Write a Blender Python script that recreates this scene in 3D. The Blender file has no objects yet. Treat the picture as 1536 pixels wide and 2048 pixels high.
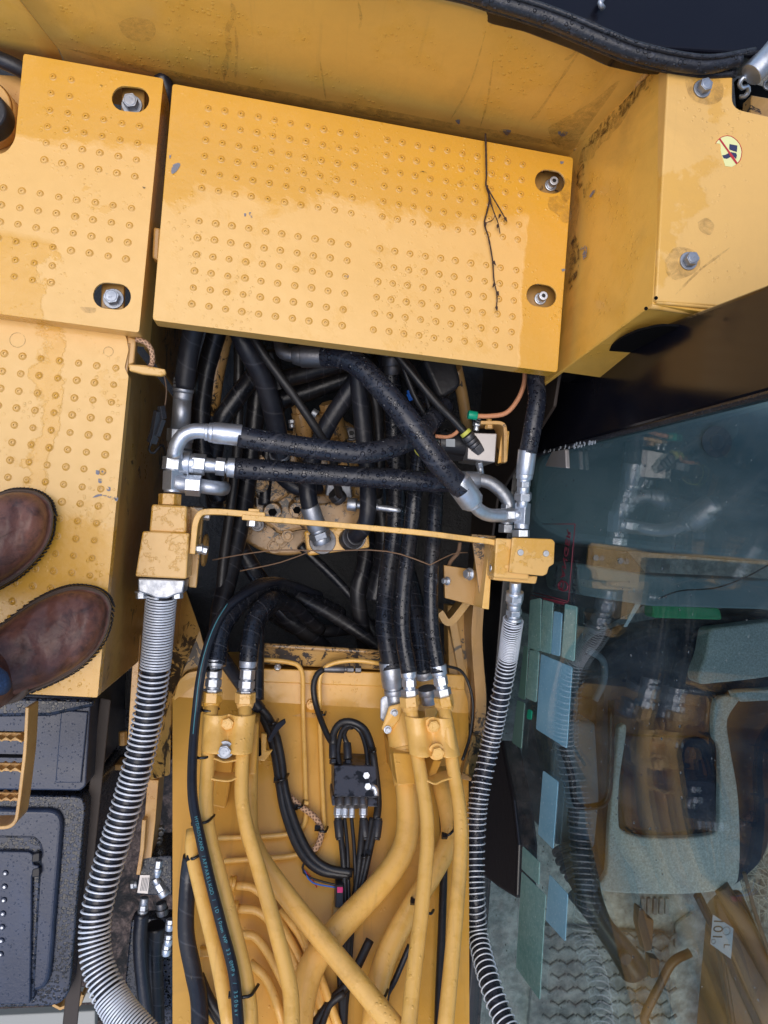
import bpy, bmesh, math, random
from mathutils import Vector, Matrix, noise
R = math.radians
random.seed(7)
S = bpy.context.scene
col = S.collection

# ---------------------------------------------------------------- camera (hand held phone, tilted a little off plumb)
F = 1480.0
H = 1.1
NAD = (570.0, 1075.0)
def _n(v): return v.normalized()
_up = -_n(Vector((NAD[0]-768, -(NAD[1]-1024), -F)))
_a = Vector((math.cos(R(4.8)), -math.sin(R(4.8)), 0))
_X = _n(_a - _up*_a.dot(_up)); _Y = _up.cross(_X)
RM = Matrix((_X, _Y, _up))            # camera -> world
CAM = Vector((0, 0, H))
cd = bpy.data.cameras.new('camera'); cam = bpy.data.objects.new('camera', cd); col.objects.link(cam)
cam.matrix_world = Matrix.Translation(CAM) @ RM.to_4x4()
cd.sensor_fit = 'VERTICAL'; cd.sensor_height = 36; cd.sensor_width = 27; cd.lens = F/2048*36
cd.clip_start = 0.01; cd.clip_end = 400
S.camera = cam
# ---------------------------------------------------------------- light: overcast sky with a soft high sun
W = bpy.data.worlds.new("World"); S.world = W; W.use_nodes = True
nt = W.node_tree; bg = nt.nodes['Background']
sky = nt.nodes.new('ShaderNodeTexSky'); sky.sky_type = 'NISHITA'; sky.sun_disc = False
sky.sun_elevation = R(80); sky.sun_rotation = R(250); sky.dust_density = 1.6; sky.air_density = 1.0; sky.ozone_density = 1.0
nt.links.new(sky.outputs[0], bg.inputs[0]); bg.inputs[1].default_value = 0.15
sl = bpy.data.lights.new('sun', 'SUN'); sl.energy = 1.35; sl.angle = R(50); sl.color = (1, .93, .85)
so = bpy.data.objects.new('sun', sl); col.objects.link(so)
_el, _az = R(80), R(250)
_sd = Vector((math.sin(_az)*math.cos(_el), math.cos(_az)*math.cos(_el), math.sin(_el)))
so.rotation_euler = _sd.to_track_quat('Z', 'Y').to_euler()
S.view_settings.view_transform = 'Standard'; S.view_settings.look = 'None'
S.view_settings.exposure = 0.42; S.view_settings.gamma = 1; S.view_settings.use_curve_mapping = False

# ---------------------------------------------------------------- geometry helpers
def ray(px, py): return RM @ Vector((px-768, -(py-1024), -F))
def P(px, py, z):
    d = ray(px, py); return CAM + d*((z-H)/d.z)
def rr(px, z): return px*(H-z)/F
def PP(pts, z): return [P(x, y, z) for x, y in pts]
BASE = Vector((0, 0, -1.35))
def tag(o, label=None, cat=None, group=None, kind=None):
    for k, v in (('label', label), ('category', cat), ('group', group), ('kind', kind)):
        if v: o[k] = v
    return o
def empty(name, loc, label, cat, group=None):
    o = bpy.data.objects.new(name, None); col.objects.link(o); o.location = loc; o.empty_display_size = .1
    return tag(o, label, cat, group)
def link(name, me, mat, parent=None, label=None, smooth=False):
    if mat:
        for m_ in (mat if isinstance(mat, (list, tuple)) else [mat]): me.materials.append(m_)
    o = bpy.data.objects.new(name, me); col.objects.link(o)
    if parent is not None:
        o.parent = parent
        if parent.type == 'EMPTY': o.matrix_parent_inverse = Matrix.Translation(-Vector(parent.location))
    if label: o['label'] = label
    if smooth:
        me.polygons.foreach_set('use_smooth', [True]*len(me.polygons))
    return o
def bev(o, w, seg=2, ang=40):
    m = o.modifiers.new('bevel', 'BEVEL'); m.width = w; m.segments = seg; m.limit_method = 'ANGLE'; m.angle_limit = R(ang)
    m.harden_normals = False
    return o
def fin(bm, name):
    bmesh.ops.recalc_face_normals(bm, faces=bm.faces)
    me = bpy.data.meshes.new(name); bm.to_mesh(me); bm.free(); return me

def cat_rom(pts, step=0.006):
    """smooth path through 3-D points"""
    n = len(pts)
    if n == 2: pts = [pts[0], (pts[0]+pts[1])/2, pts[1]]; n = 3
    out = []
    for i in range(n-1):
        p1, p2 = pts[i], pts[i+1]
        p0 = pts[i-1] if i else p1*2-p2
        p3 = pts[i+2] if i+2 < n else p2*2-p1
        k = max(2, int((p2-p1).length/step))
        for j in range(k):
            t = j/k
            out.append(.5*((2*p1)+(p2-p0)*t+(2*p0-5*p1+4*p2-p3)*t*t+(3*p1-p0-3*p2+p3)*t**3))
    out.append(pts[-1].copy()); return out
def fillet(pts, rad):
    """straight runs with round bends"""
    out = [pts[0].copy()]
    for i in range(1, len(pts)-1):
        a, b, c = pts[i-1], pts[i], pts[i+1]
        ra = min(rad, (a-b).length*.48); rc = min(rad, (c-b).length*.48)
        s = b+(a-b).normalized()*ra; e = b+(c-b).normalized()*rc
        for j in range(9):
            t = j/8; out.append(s*(1-t)**2+b*2*t*(1-t)+e*t*t)
    out.append(pts[-1].copy()); return out
def frames(path):
    T = []
    for i in range(len(path)):
        a = path[max(0, i-1)]; b = path[min(len(path)-1, i+1)]
        t = (b-a); T.append(t.normalized() if t.length > 1e-9 else Vector((0, -1, 0)))
    u = Vector((0, 0, 1)); u = u - T[0]*u.dot(T[0])
    if u.length < .1: u = Vector((1, 0, 0)) - T[0]*T[0].x
    u.normalize(); fr = []
    for t in T:
        u = u - t*u.dot(t); u.normalize(); fr.append((t, u, t.cross(u)))
    return fr
def sweep(bm, path, rad, n=16, cap=True, mi=0, wob=0):
    """round tube along a path; rad number or function of arc length fraction; writes uv = (around, metres)"""
    uvl = bm.loops.layers.uv.verify()
    fr = frames(path); rings = []; L = [0]
    for i in range(1, len(path)): L.append(L[-1]+(path[i]-path[i-1]).length)
    tot = L[-1] or 1
    for i, p in enumerate(path):
        t, u, v = fr[i]; r = rad(L[i]/tot, L[i]) if callable(rad) else rad
        if wob: r *= 1+wob*noise.noise(p*25)
        rings.append([bm.verts.new(p+(u*math.cos(2*math.pi*k/n)+v*math.sin(2*math.pi*k/n))*r) for k in range(n)])
    for i in range(len(path)-1):
        for k in range(n):
            f = bm.faces.new((rings[i][k], rings[i][(k+1) % n], rings[i+1][(k+1) % n], rings[i+1][k])); f.smooth = True; f.material_index = mi
            for lp, (a, b) in zip(f.loops, ((k, i), (k+1, i), (k+1, i+1), (k, i+1))): lp[uvl].uv = (a/n, L[b])
    if cap:
        for rg in (rings[0], rings[-1]):
            f = bm.faces.new(rg); f.material_index = mi
def V3(p, ): return P(*p)
def tube(name, pts, r, mat, parent, kind='hose', bend=.05, label=None, n=16, wob=0, step=.006):
    w = [P(*p) for p in pts]; path = cat_rom(w, step) if kind == 'hose' else fillet(w, bend)
    if kind != 'hose':
        p2 = [path[0]]
        for q in path[1:]:
            k = max(1, int((q-p2[-1]).length/.03))
            a = p2[-1]
            for j in range(1, k+1): p2.append(a.lerp(q, j/k))
        path = p2
    zm = sum(p.z for p in w)/len(w)
    rad = rr(r, zm) if not callable(r) else r
    bm = bmesh.new(); sweep(bm, path, rad, n, wob=wob)
    o = link(name, fin(bm, name), mat, parent, label)
    return o
def frus(bm, a, b, ra, rb, n=20, mi=0, rot=0, smooth=None):
    d = (b-a).normalized(); u = Vector((0, 0, 1)); u = u-d*u.dot(d)
    if u.length < .05: u = Vector((1, 0, 0))-d*d.x
    u.normalize(); v = d.cross(u)
    A = []; B = []
    for k in range(n):
        th = 2*math.pi*k/n+rot; q = u*math.cos(th)+v*math.sin(th)
        A.append(bm.verts.new(a+q*ra)); B.append(bm.verts.new(b+q*rb))
    for k in range(n):
        f = bm.faces.new((A[k], A[(k+1) % n], B[(k+1) % n], B[k])); f.material_index = mi
        f.smooth = (n > 8) if smooth is None else smooth
    f = bm.faces.new(A[::-1]); f.material_index = mi; f = bm.faces.new(B); f.material_index = mi
def fitting(name, p0, p1, segs, mat, parent, label=None, b=.0008):
    """segs: (t0,t1,r0px,r1px,sides) along p0->p1"""
    a, c = P(*p0), P(*p1); z = (p0[2]+p1[2])/2; bm = bmesh.new()
    for t0, t1, r0, r1, n in segs:
        frus(bm, a.lerp(c, t0), a.lerp(c, t1), rr(r0, z), rr(r1, z), n, rot=R(30) if n == 6 else 0)
    o = link(name, fin(bm, name), mat, parent, label); bev(o, b, 2, 35); return o
def poly3(bm, top, bot, mi=0):
    n = len(top); A = [bm.verts.new(p) for p in top]; B = [bm.verts.new(p) for p in bot]
    f = bm.faces.new(A); f.material_index = mi; f = bm.faces.new(B[::-1]); f.material_index = mi
    for k in range(n):
        f = bm.faces.new((A[k], B[k], B[(k+1) % n], A[(k+1) % n])); f.material_index = mi
def rcorner(pts, rad, n=5):
    """round 2-D polygon corners; rad number or list"""
    out = []; m = len(pts)
    for i in range(m):
        r_ = rad[i] if isinstance(rad, (list, tuple)) else rad
        a, b, c = Vector(pts[i-1]), Vector(pts[i]), Vector(pts[(i+1) % m])
        if r_ <= 0: out.append(tuple(b)); continue
        ra = min(r_, (a-b).length*.48); rc = min(r_, (c-b).length*.48)
        s = b+(a-b).normalized()*ra; e = b+(c-b).normalized()*rc
        for j in range(n+1):
            t = j/n; q = s*(1-t)**2+b*2*t*(1-t)+e*t*t; out.append((q.x, q.y))
    return out
def prism(name, pts, zt, zb, mat, parent, b=.0015, rc=0, label=None, seg=2):
    if rc: pts = rcorner(pts, rc)
    zt_ = zt if callable(zt) else (lambda x, y: zt)
    top = [P(x, y, zt_(x, y)) for x, y in pts]
    bot = [Vector((p.x, p.y, p.z-(zt_(0, 0)-zb) if not callable(zt) else zb)) for p in top]
    bm = bmesh.new(); poly3(bm, top, bot)
    o = link(name, fin(bm, name), mat, parent, label)
    if b: bev(o, b, seg)
    return o
def loft(name, top, bot, mat, parent, b=.002, label=None):
    bm = bmesh.new(); poly3(bm, [P(*p) for p in top], [P(*p) for p in bot]); o = link(name, fin(bm, name), mat, parent, label)
    if b: bev(o, b)
    return o
def sheet_bm(bm, outer, holes, z, th, mi=0):
    """flat plate with holes, px outlines at height z"""
    for zz in (0, th):
        es = []
        for lp in [outer]+holes:
            vs = [bm.verts.new(P(x, y, z)-Vector((0, 0, zz))) for x, y in lp]
            es += [bm.edges.new((vs[i], vs[(i+1) % len(vs)])) for i in range(len(vs))]
        g = bmesh.ops.triangle_fill(bm, edges=es, use_beauty=True, use_dissolve=False)
        for f in g['geom']:
            if isinstance(f, bmesh.types.BMFace): f.material_index = mi
    for lp in [outer]+holes:
        n = len(lp)
        for i in range(n):
            a = P(*lp[i], z); b = P(*lp[(i+1) % n], z); d = Vector((0, 0, th))
            bm.faces.new([bm.verts.new(q) for q in (a, b, b-d, a-d)])
    bmesh.ops.remove_doubles(bm, verts=bm.verts, dist=1e-6)
def wallstrip(bm, pts3, h, th=.003, mi=0):
    """thin vertical skirt hung from a 3-D polyline"""
    n = len(pts3); c = sum(pts3, Vector())/n
    for i in range(n-1):
        a, b = pts3[i], pts3[i+1]; d = Vector((0, 0, h)); nn = (b-a).cross(Vector((0, 0, 1))).normalized()*th
        if nn.dot((a+b)/2-c) > 0: nn = -nn
        poly3(bm, [a, b, b+nn, a+nn], [a-d, b-d, b+nn-d, a+nn-d], mi)
def slot(cx, cy, w, h, ang, n=10):
    """obround outline in px"""
    out = []; r = h/2; L = w/2-r
    for s in (1, -1):
        for k in range(n+1):
            th = -math.pi/2+math.pi*k/n
            x, y = s*L+s*r*math.cos(th), s*r*math.sin(th)
            out.append((x, y))
    ca, sa = math.cos(R(ang)), math.sin(R(ang))
    return [(cx+x*ca-y*sa, cy+x*sa+y*ca) for x, y in out]
def dimple(bm, c, s=1, mi=0, mh=1, up=1.0):
    prof = [(.0078, -.0002), (.0070, .00012), (.0060, .00014), (.0052, .0007), (.0042, .0017), (.0033, .0021), (.0026, .0019), (.0019, .0008), (.0017, -.0004)]
    n = 12; rings = []
    for r, z in prof:
        rings.append([bm.verts.new(c+Vector((r*s*math.cos(2*math.pi*k/n), r*s*math.sin(2*math.pi*k/n), z*s*up+.0001))) for k in range(n)])
    for i in range(len(prof)-1):
        for k in range(n):
            f = bm.faces.new((rings[i][k], rings[i][(k+1) % n], rings[i+1][(k+1) % n], rings[i+1][k])); f.smooth = True
            f.material_index = mh if i >= 7 else (2 if i <= 2 else mi)
    f = bm.faces.new(rings[-1]); f.material_index = mh
def grid4(TL, TR, BL, BR, nc, nr, c0=0, c1=None):
    c1 = nc if c1 is None else c1
    for r in range(nr):
        for c in range(c0, c1):
            u, v = c/(nc-1), r/(nr-1)
            yield ((TL[0]*(1-u)+TR[0]*u)*(1-v)+(BL[0]*(1-u)+BR[0]*u)*v, (TL[1]*(1-u)+TR[1]*u)*(1-v)+(BL[1]*(1-u)+BR[1]*u)*v)
def bolt(px, py, z, r, parent, mat=None, h=.011, washer=True, socket=False, name='bolt', axis=None, label=None):
    c = P(px, py, z); R_ = rr(r, z); ax = (axis or Vector((0, 0, 1))).normalized(); bm = bmesh.new()
    t = 0
    if washer:
        frus(bm, c, c+ax*.0025, R_, R_*.98, 24); t = .0025
    if socket:
        frus(bm, c+ax*t, c+ax*(t+h), R_*.72, R_*.72, 24)
        frus(bm, c+ax*(t+h-.004), c+ax*(t+h+.0004), R_*.38, R_*.38, 6, mi=1)
    else:
        frus(bm, c+ax*t, c+ax*(t+h), R_*.74, R_*.74, 6, rot=random.uniform(0, 1))
        frus(bm, c+ax*(t+h), c+ax*(t+h+.0007), R_*.58, R_*.5, 20)
        for k in range(3):
            q = Vector((random.uniform(-.25, .25), random.uniform(-.25, .25), 0))*R_
            frus(bm, c+ax*(t+h)+q, c+ax*(t+h+.0011)+q, R_*.1, R_*.08, 5)
    o = link(name, fin(bm, name), [mat or M['zinc_bolt'], M['black']], parent, label); bev(o, .0008, 2, 35); return o
def plane_text(body, origin, ux, uy, size, mat, name, parent, extr=.0003):
    cu = bpy.data.curves.new(name, 'FONT'); cu.body = body; cu.size = size; cu.extrude = extr
    cu.align_x = 'CENTER'; cu.align_y = 'CENTER'; cu.resolution_u = 3
    tmp = bpy.data.objects.new(name, cu); col.objects.link(tmp)
    bpy.context.view_layer.update()
    dg = bpy.context.evaluated_depsgraph_get(); me = bpy.data.meshes.new_from_object(tmp.evaluated_get(dg))
    bpy.data.objects.remove(tmp)
    ux = ux.normalized(); uz = ux.cross(uy).normalized(); uy = uz.cross(ux)
    me.transform(Matrix.Translation(origin) @ Matrix((ux, uy, uz)).transposed().to_4x4())
    return link(name, me, mat, parent)

# ---------------------------------------------------------------- materials
M = {}
class NB:
    def __init__(s, name):
        s.m = bpy.data.materials.new(name); s.m.use_nodes = True; s.t = s.m.node_tree; s.b = s.t.nodes['Principled BSDF']
        s.tc = s.t.nodes.new('ShaderNodeTexCoord')
    def n(s, ty, **k):
        x = s.t.nodes.new(ty)
        for a, v in k.items():
            if a.startswith('i_'):
                key = a[2:].replace('_', ' '); x.inputs[int(key) if key.isdigit() else key].default_value = v
            else: setattr(x, a, v)
        return x
    def L(s, a, b): s.t.links.new(a, b)
    def noise(s, sc, det=4, rough=.55, dist=0, vec=None):
        x = s.n('ShaderNodeTexNoise'); x.inputs['Scale'].default_value = sc; x.inputs['Detail'].default_value = det
        x.inputs['Roughness'].default_value = rough; x.inputs['Distortion'].default_value = dist
        s.L(vec or s.tc.outputs['Object'], x.inputs['Vector']); return x.outputs['Fac']
    def ramp(s, v, a, b, lo=0, hi=1):
        x = s.n('ShaderNodeMapRange'); x.clamp = True; s.L(v, x.inputs[0])
        for i, q in enumerate((a, b, lo, hi)): x.inputs[i+1].default_value = q
        return x.outputs[0]
    def math(s, op, a, b=0, c=None):
        x = s.n('ShaderNodeMath', operation=op)
        for i, q in enumerate((a, b, c)):
            if q is None: continue
            if isinstance(q, (int, float)): x.inputs[i].default_value = q
            else: s.L(q, x.inputs[i])
        return x.outputs[0]
    def mix(s, f, a, b):
        x = s.n('ShaderNodeMix', data_type='RGBA')
        for sk, q in ((x.inputs['Factor'], f), (x.inputs[6], a), (x.inputs[7], b)):
            if isinstance(q, (int, float)): sk.default_value = q
            elif isinstance(q, tuple): sk.default_value = (*q, 1)
            else: s.L(q, sk)
        return x.outputs[2]
    def col(s, v):
        if isinstance(v, tuple): s.b.inputs['Base Color'].default_value = (*v, 1)
        else: s.L(v, s.b.inputs['Base Color'])
    def rough(s, v):
        if isinstance(v, (int, float)): s.b.inputs['Roughness'].default_value = v
        else: s.L(v, s.b.inputs['Roughness'])
    def bump(s, hs, dist=.001, strength=1.0):
        prev = None
        for h, d in hs:
            x = s.n('ShaderNodeBump'); x.inputs['Strength'].default_value = strength; x.inputs['Distance'].default_value = d
            s.L(h, x.inputs['Height'])
            if prev: s.L(prev, x.inputs['Normal'])
            prev = x.outputs['Normal']
        s.L(prev, s.b.inputs['Normal'])
    def drops(s, scale=160, cover=.45, vec=None):
        """sparse rain beads, height 0..1"""
        v = s.n('ShaderNodeTexVoronoi'); v.inputs['Scale'].default_value = scale; s.L(vec or s.tc.outputs['Object'], v.inputs['Vector'])
        sz = s.n('ShaderNodeSeparateColor'); s.L(v.outputs['Color'], sz.inputs[0])
        r = s.math('MULTIPLY', sz.outputs[0], cover)
        h = s.math('SUBTRACT', r, v.outputs['Distance'])
        return s.ramp(h, 0, .12)

def mk(name, c, rough=.5, metal=0, coat=0, spec=.5):
    q = NB(name); q.col(c); q.rough(rough); q.b.inputs['Metallic'].default_value = metal
    q.b.inputs['Coat Weight'].default_value = coat; q.b.inputs['Specular IOR Level'].default_value = spec
    M[name] = q.m; return q

YD = (.83, .485, .135)      # dry sun bleached paint
YW = (.74, .375, .035)     # wet paint
def yellow(name, wet=None, dirt=.0, oil=0.0, scale=1.0, dry=YD, wetc=YW, base_w=0.0):
    """paint: wet = function(NB, X, Y) -> socket 0..1 of the wet patches"""
    q = NB(name)
    sp = q.n('ShaderNodeSeparateXYZ'); q.L(q.tc.outputs['Object'], sp.inputs[0]); X, Y = sp.outputs[0], sp.outputs[1]
    n1 = q.noise(9, 6, .6, .4); n2 = q.noise(60, 4, .6); n3 = q.noise(2.5, 3)
    if wet: w = wet(q, X, Y)
    else: w = q.ramp(n1, .5, .62, base_w, base_w+.35)
    c = q.mix(w, dry, wetc)
    c = q.mix(q.ramp(n3, .3, .7, 0, .10), c, (.62, .33, .07))
    c = q.mix(q.ramp(n2, .35, .75, 0, .07), c, (.40, .22, .06))
    # rusty specks and scuffs
    sc = q.noise(38, 8, .75, 1.2)
    c = q.mix(q.ramp(sc, .74-.04*dirt, .76-.04*dirt, 0, .75), c, (.16, .07, .03))
    if dirt > 0:
        st = q.n('ShaderNodeMapping'); st.inputs['Scale'].default_value = (60, 4, 5); q.L(q.tc.outputs['Object'], st.inputs[0])
        sn = q.noise(1.0, 5, .6, .5, st.outputs[0])
        c = q.mix(q.ramp(sn, .58, .75, 0, .35*dirt), c, (.14, .085, .035))
        sm = q.noise(5, 7, .62, .8)
        c = q.mix(q.ramp(sm, .56, .68, 0, .40*dirt), c, (.20, .115, .04))
    if oil > 0:
        o1 = q.noise(22*scale, 9, .75, 1.0); o2 = q.noise(5, 3)
        f = q.math('ADD', o1, q.math('MULTIPLY', q.math('SUBTRACT', o2, .5), .6))
        ff = q.ramp(f, .66-.20*oil, .675-.20*oil)
        c = q.mix(q.math('MULTIPLY', ff, .96), c, (.010, .009, .009))
        g2 = q.noise(11, 5, .6); c = q.mix(q.ramp(g2, .45, .7, 0, .6*oil), c, (.10, .065, .03))
    q.col(c)
    rg = q.math('ADD', q.math('MULTIPLY', w, -.14), q.ramp(n2, .3, .7, .36, .46))
    q.rough(rg)
    q.b.inputs['Specular IOR Level'].default_value = .5
    q.b.inputs['Coat Weight'].default_value = .25; q.b.inputs['Coat Roughness'].default_value = .12
    bd = q.drops(150, .42); q.bump([(q.noise(220, 2, .5), .00012), (q.noise(14, 3, .5), .0014), (q.ramp(w, 0, 1), .0005), (q.math('MULTIPLY', bd, q.ramp(n1, .5, .6)), .0006)])
    M[name] = q.m; return q
def band(q, s, a, b, jit, ns=7):
    """soft-edged irregular band: 1 where s is past a (towards b)"""
    n = q.noise(ns, 7, .62, .3); j = q.math('MULTIPLY', q.math('SUBTRACT', n, .5), jit)
    return q.ramp(q.math('ADD', s, j), a, b)
def lin(q, X, Y, a, b, c=0): return q.math('ADD', q.math('ADD', q.math('MULTIPLY', X, a), q.math('MULTIPLY', Y, b)), c)
# C plate: wet upper band and wet right end, pale in the middle
yellow('paint_c', lambda q, X, Y: q.math('MAXIMUM', band(q, lin(q, X, Y, -.04, 1), .470, .490, .16, 8),
       q.math('MAXIMUM', band(q, X, .317, .3215, .03, 12), q.math('MULTIPLY', band(q, q.noise(16, 8, .7), .56, .64, .0), .35))))
yellow('paint_b', lambda q, X, Y: q.math('MAXIMUM', band(q, Y, .522, .534, .09, 9), q.math('MAXIMUM',
       q.math('MULTIPLY', band(q, q.math('SUBTRACT', -.345, X), .01, .016, .22, 9), band(q, q.math('SUBTRACT', .43, Y), .04, .05, .05)), q.math('MULTIPLY', band(q, q.noise(9, 6, .6), .62, .635, .0), .5))))
yellow('paint_a', lambda q, X, Y: q.math('MAXIMUM', band(q, q.math('SUBTRACT', 0, Y), -.005, .003, .08, 7), q.math('MAXIMUM',
       q.math('SUBTRACT', 1, q.ramp(q.math('ABSOLUTE', q.math('ADD', q.math('ADD', X, .352), q.math('MULTIPLY', q.math('SUBTRACT', q.noise(11, 7, .65), .5), .12))), .011, .015)), q.math('MULTIPLY', band(q, q.noise(9, 6, .6), .61, .625, .0), .5))))
mk('red_print', (.16, .02, .035), .5); mk('dark_print', (.01, .02, .03), .5)
yellow('paint_hood', None, dirt=.35, dry=(.88, .52, .12), wetc=(.80, .44, .06), base_w=.4)
yellow('paint_box', lambda q, X, Y: q.math('MULTIPLY', band(q, q.noise(5, 6, .6), .55, .57, 0), .55), dirt=.25)
yellow('paint_wall', None, dirt=.6, dry=(.86, .50, .11), wetc=(.78, .41, .05), base_w=.4)
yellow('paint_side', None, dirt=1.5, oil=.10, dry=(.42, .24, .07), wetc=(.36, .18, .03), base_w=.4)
yellow('paint_boom', lambda q, X, Y: q.math('MULTIPLY', band(q, q.noise(4, 5, .6), .5, .6, 0), .6), dirt=.7, dry=(.72, .385, .065), wetc=(.64, .32, .03))
yellow('paint_pipe', lambda q, X, Y: q.math('MULTIPLY', band(q, q.noise(45, 6, .65), .52, .60, 0), .35), dirt=.7, dry=(.82, .475, .12), wetc=(.70, .37, .05))
yellow('paint_block', lambda q, X, Y: band(q, q.noise(24, 6, .65), .5, .53, 0), dirt=.1, dry=(.80, .47, .14), wetc=(.70, .37, .06))
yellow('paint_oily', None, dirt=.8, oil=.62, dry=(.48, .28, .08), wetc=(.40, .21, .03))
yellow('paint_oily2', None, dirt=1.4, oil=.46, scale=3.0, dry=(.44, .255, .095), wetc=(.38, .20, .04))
yellow('paint_rust', None, dirt=1.4, oil=.15, dry=(.66, .38, .12), wetc=(.45, .18, .04))
def metal(name, c, rough, dirt=.3, scratch=True):
    q = NB(name); n = q.noise(90, 5, .6); g = q.noise(18, 6, .65)
    q.col(q.mix(q.ramp(g, .5, .7, 0, dirt), q.mix(q.ramp(n, .3, .7, 0, .35), c, tuple(x*.6 for x in c)), (.10, .085, .07)))
    q.rough(q.ramp(n, .3, .7, rough, rough+.2)); q.b.inputs['Metallic'].default_value = .85
    q.bump([(q.noise(260, 2), .0002), (g, .0006)]); M[name] = q.m
metal('zinc', (.70, .74, .80), .30, .30)
metal('zinc_bolt', (.40, .43, .48), .42, .4)
metal('zinc_dull', (.50, .53, .58), .36, .45)
metal('steel_dark', (.16, .16, .17), .38, .6)
metal('coil', (.86, .89, .95), .40, .04); M['coil'].node_tree.nodes['Principled BSDF'].inputs['Metallic'].default_value = .35
metal('coil_grey', (.55, .57, .60), .42, .35)
mk('black', (.008, .008, .009), .5)
q = mk('oily_black', (.006, .006, .007), .3); g = q.noise(30, 8, .75); q.bump([(g, .006)]); q.col(q.mix(q.ramp(g, .6, .75), (.004, .004, .005), (.03, .026, .022)))
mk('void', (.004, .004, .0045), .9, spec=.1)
def rubber(name, c=(.012, .014, .022), wrap=0, drop=0.0, rough=.42, dusty=.2, wire=False):
    q = NB(name); uv = q.tc.outputs['UV']
    sp = q.n('ShaderNodeSeparateXYZ'); q.L(uv, sp.inputs[0])
    g = q.noise(14, 6, .65); f = q.noise(120, 4, .6)
    cc = q.mix(q.ramp(g, .45, .75, 0, dusty), c, (.075, .065, .055))
    cc = q.mix(q.ramp(f, .62, .72, 0, .35), cc, (.05, .05, .055))
    hs = [(f, .0004), (q.noise(35, 3), .0010)]
    if wrap:
        s = q.math('ADD', q.math('MULTIPLY', sp.outputs[1], wrap), q.math('ADD', sp.outputs[0], q.math('MULTIPLY', q.noise(9, 3), .6)))
        fr = q.math('FRACT', s); e = q.math('PINGPONG', s, .5)
        ln = q.ramp(e, 0, .05, 1, 0)
        cc = q.mix(q.math('MULTIPLY', ln, .45), cc, (.10, .10, .115)); hs.append((fr, .0012))
    rg = q.ramp(g, .3, .7, rough-.12, rough+.1)
    if drop:
        d = q.drops(190, drop); d2 = q.drops(90, drop*.8)
        dd = q.math('MAXIMUM', d, d2)
        hs.append((dd, .0022)); q.rough(q.math('MULTIPLY', rg, q.ramp(dd, 0, .6, 1, .25)))
    else: q.rough(rg)
    q.col(cc); q.bump(hs); M[name] = q.m
rubber('hose', wrap=22)
rubber('hose_plain', rough=.38)
rubber('hose_wet', drop=.62, rough=.42, wrap=14, c=(.014, .017, .028))
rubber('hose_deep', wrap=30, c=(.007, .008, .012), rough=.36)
rubber('tape', wrap=40, c=(.010, .012, .018), rough=.30, drop=.4)
rubber('loom', c=(.011, .011, .013), rough=.45)
rubber('plastic', c=(.02, .021, .026), rough=.40, dusty=.05)
q = mk('tank', (.012, .014, .02), .26)
f = q.drops(230, .85); f2 = q.drops(120, .5); g = q.noise(5, 5, .6); dd = q.math('MAXIMUM', f, f2)
q.col(q.mix(dd, q.mix(q.ramp(g, .42, .66, 0, .8), (.012, .017, .032), (.045, .062, .11)), (.004, .005, .008)))
q.rough(q.math('MULTIPLY', q.ramp(g, .4, .7, .30, .48), q.ramp(dd, 0, .6, 1, .3))); q.bump([(q.noise(160, 3), .0002), (dd, .0004)])
q = mk('manifold_black', (.015, .016, .022), .4); q.col(q.mix(q.ramp(q.noise(45, 4, .6), .5, .56), (.055, .058, .075), (.006, .006, .009))); q.bump([(q.noise(80, 4), .0004)])
q = mk('tank_flat', (.03, .034, .045), .22); g = q.noise(6, 7, .65, .6)
q.col(q.mix(q.ramp(g, .5, .7, 0, .45), (.020, .030, .060), (.075, .095, .155))); q.rough(q.ramp(g, .4, .7, .28, .45)); q.bump([(q.drops(200, .35), .0005), (q.noise(200, 2), .0002)])
q = mk('gloss_black', (.006, .007, .012), .07, coat=0, spec=.3)
g = q.noise(60, 8, .75, 1); q.col(q.mix(q.ramp(g, .70, .74, 0, .5), (.006, .006, .010), (.16, .15, .15))); q.rough(q.ramp(q.noise(5, 4), .3, .7, .10, .28))
q = mk('frame_black', (.010, .009, .012), .35); q.bump([(q.noise(60, 4), .0006)])
q = mk('seal', (.018, .019, .024), .38); g = q.noise(140, 4, .7); q.bump([(g, .0009), (q.drops(150, .6), .0015)])
q.col(q.mix(q.ramp(g, .55, .7, 0, .6), (.016, .017, .022), (.075, .078, .10)))
q = mk('mud', (.05, .035, .025), .8)
g = q.noise(11, 9, .75, .5); g2 = q.noise(60, 8, .8); q.col(q.mix(q.ramp(g, .44, .56), (.012, .008, .006), q.mix(q.ramp(g2, .42, .62), (.05, .030, .024), (.24, .17, .14))))
q.rough(q.ramp(g2, .35, .7, .35, .8)); q.bump([(g, .02), (g2, .005)], strength=1)
q = mk('ground_outer', (.16, .14, .11), .9); g = q.noise(30, 9, .75); q.col(q.mix(q.ramp(g, .4, .62), (.11, .095, .075), (.34, .32, .26))); q.bump([(g, .02)])
q = mk('floor_grey', (.18, .18, .17), .75); g = q.noise(30, 8, .7); g2 = q.noise(6, 5); q.col(q.mix(q.ramp(g, .42, .62), (.22, .24, .22), (.48, .50, .45))); q.bump([(g, .002)])
q = mk('mat_rubber', (.09, .09, .088), .7); g = q.noise(20, 8, .7); q.col(q.mix(q.ramp(g, .4, .62), (.12, .125, .12), (.34, .34, .31))); q.bump([(g, .001)])
def cloth(name, c, c2, sc=900):
    q = NB(name); g = q.noise(8, 5, .6); w = q.noise(sc/4, 3, .7)
    q.col(q.mix(q.ramp(w, .35, .65), q.mix(q.ramp(g, .35, .7), c, c2), tuple(x*.55 for x in c))); q.rough(.9); q.bump([(w, .0007), (g, .006)]); M[name] = q.m
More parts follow.
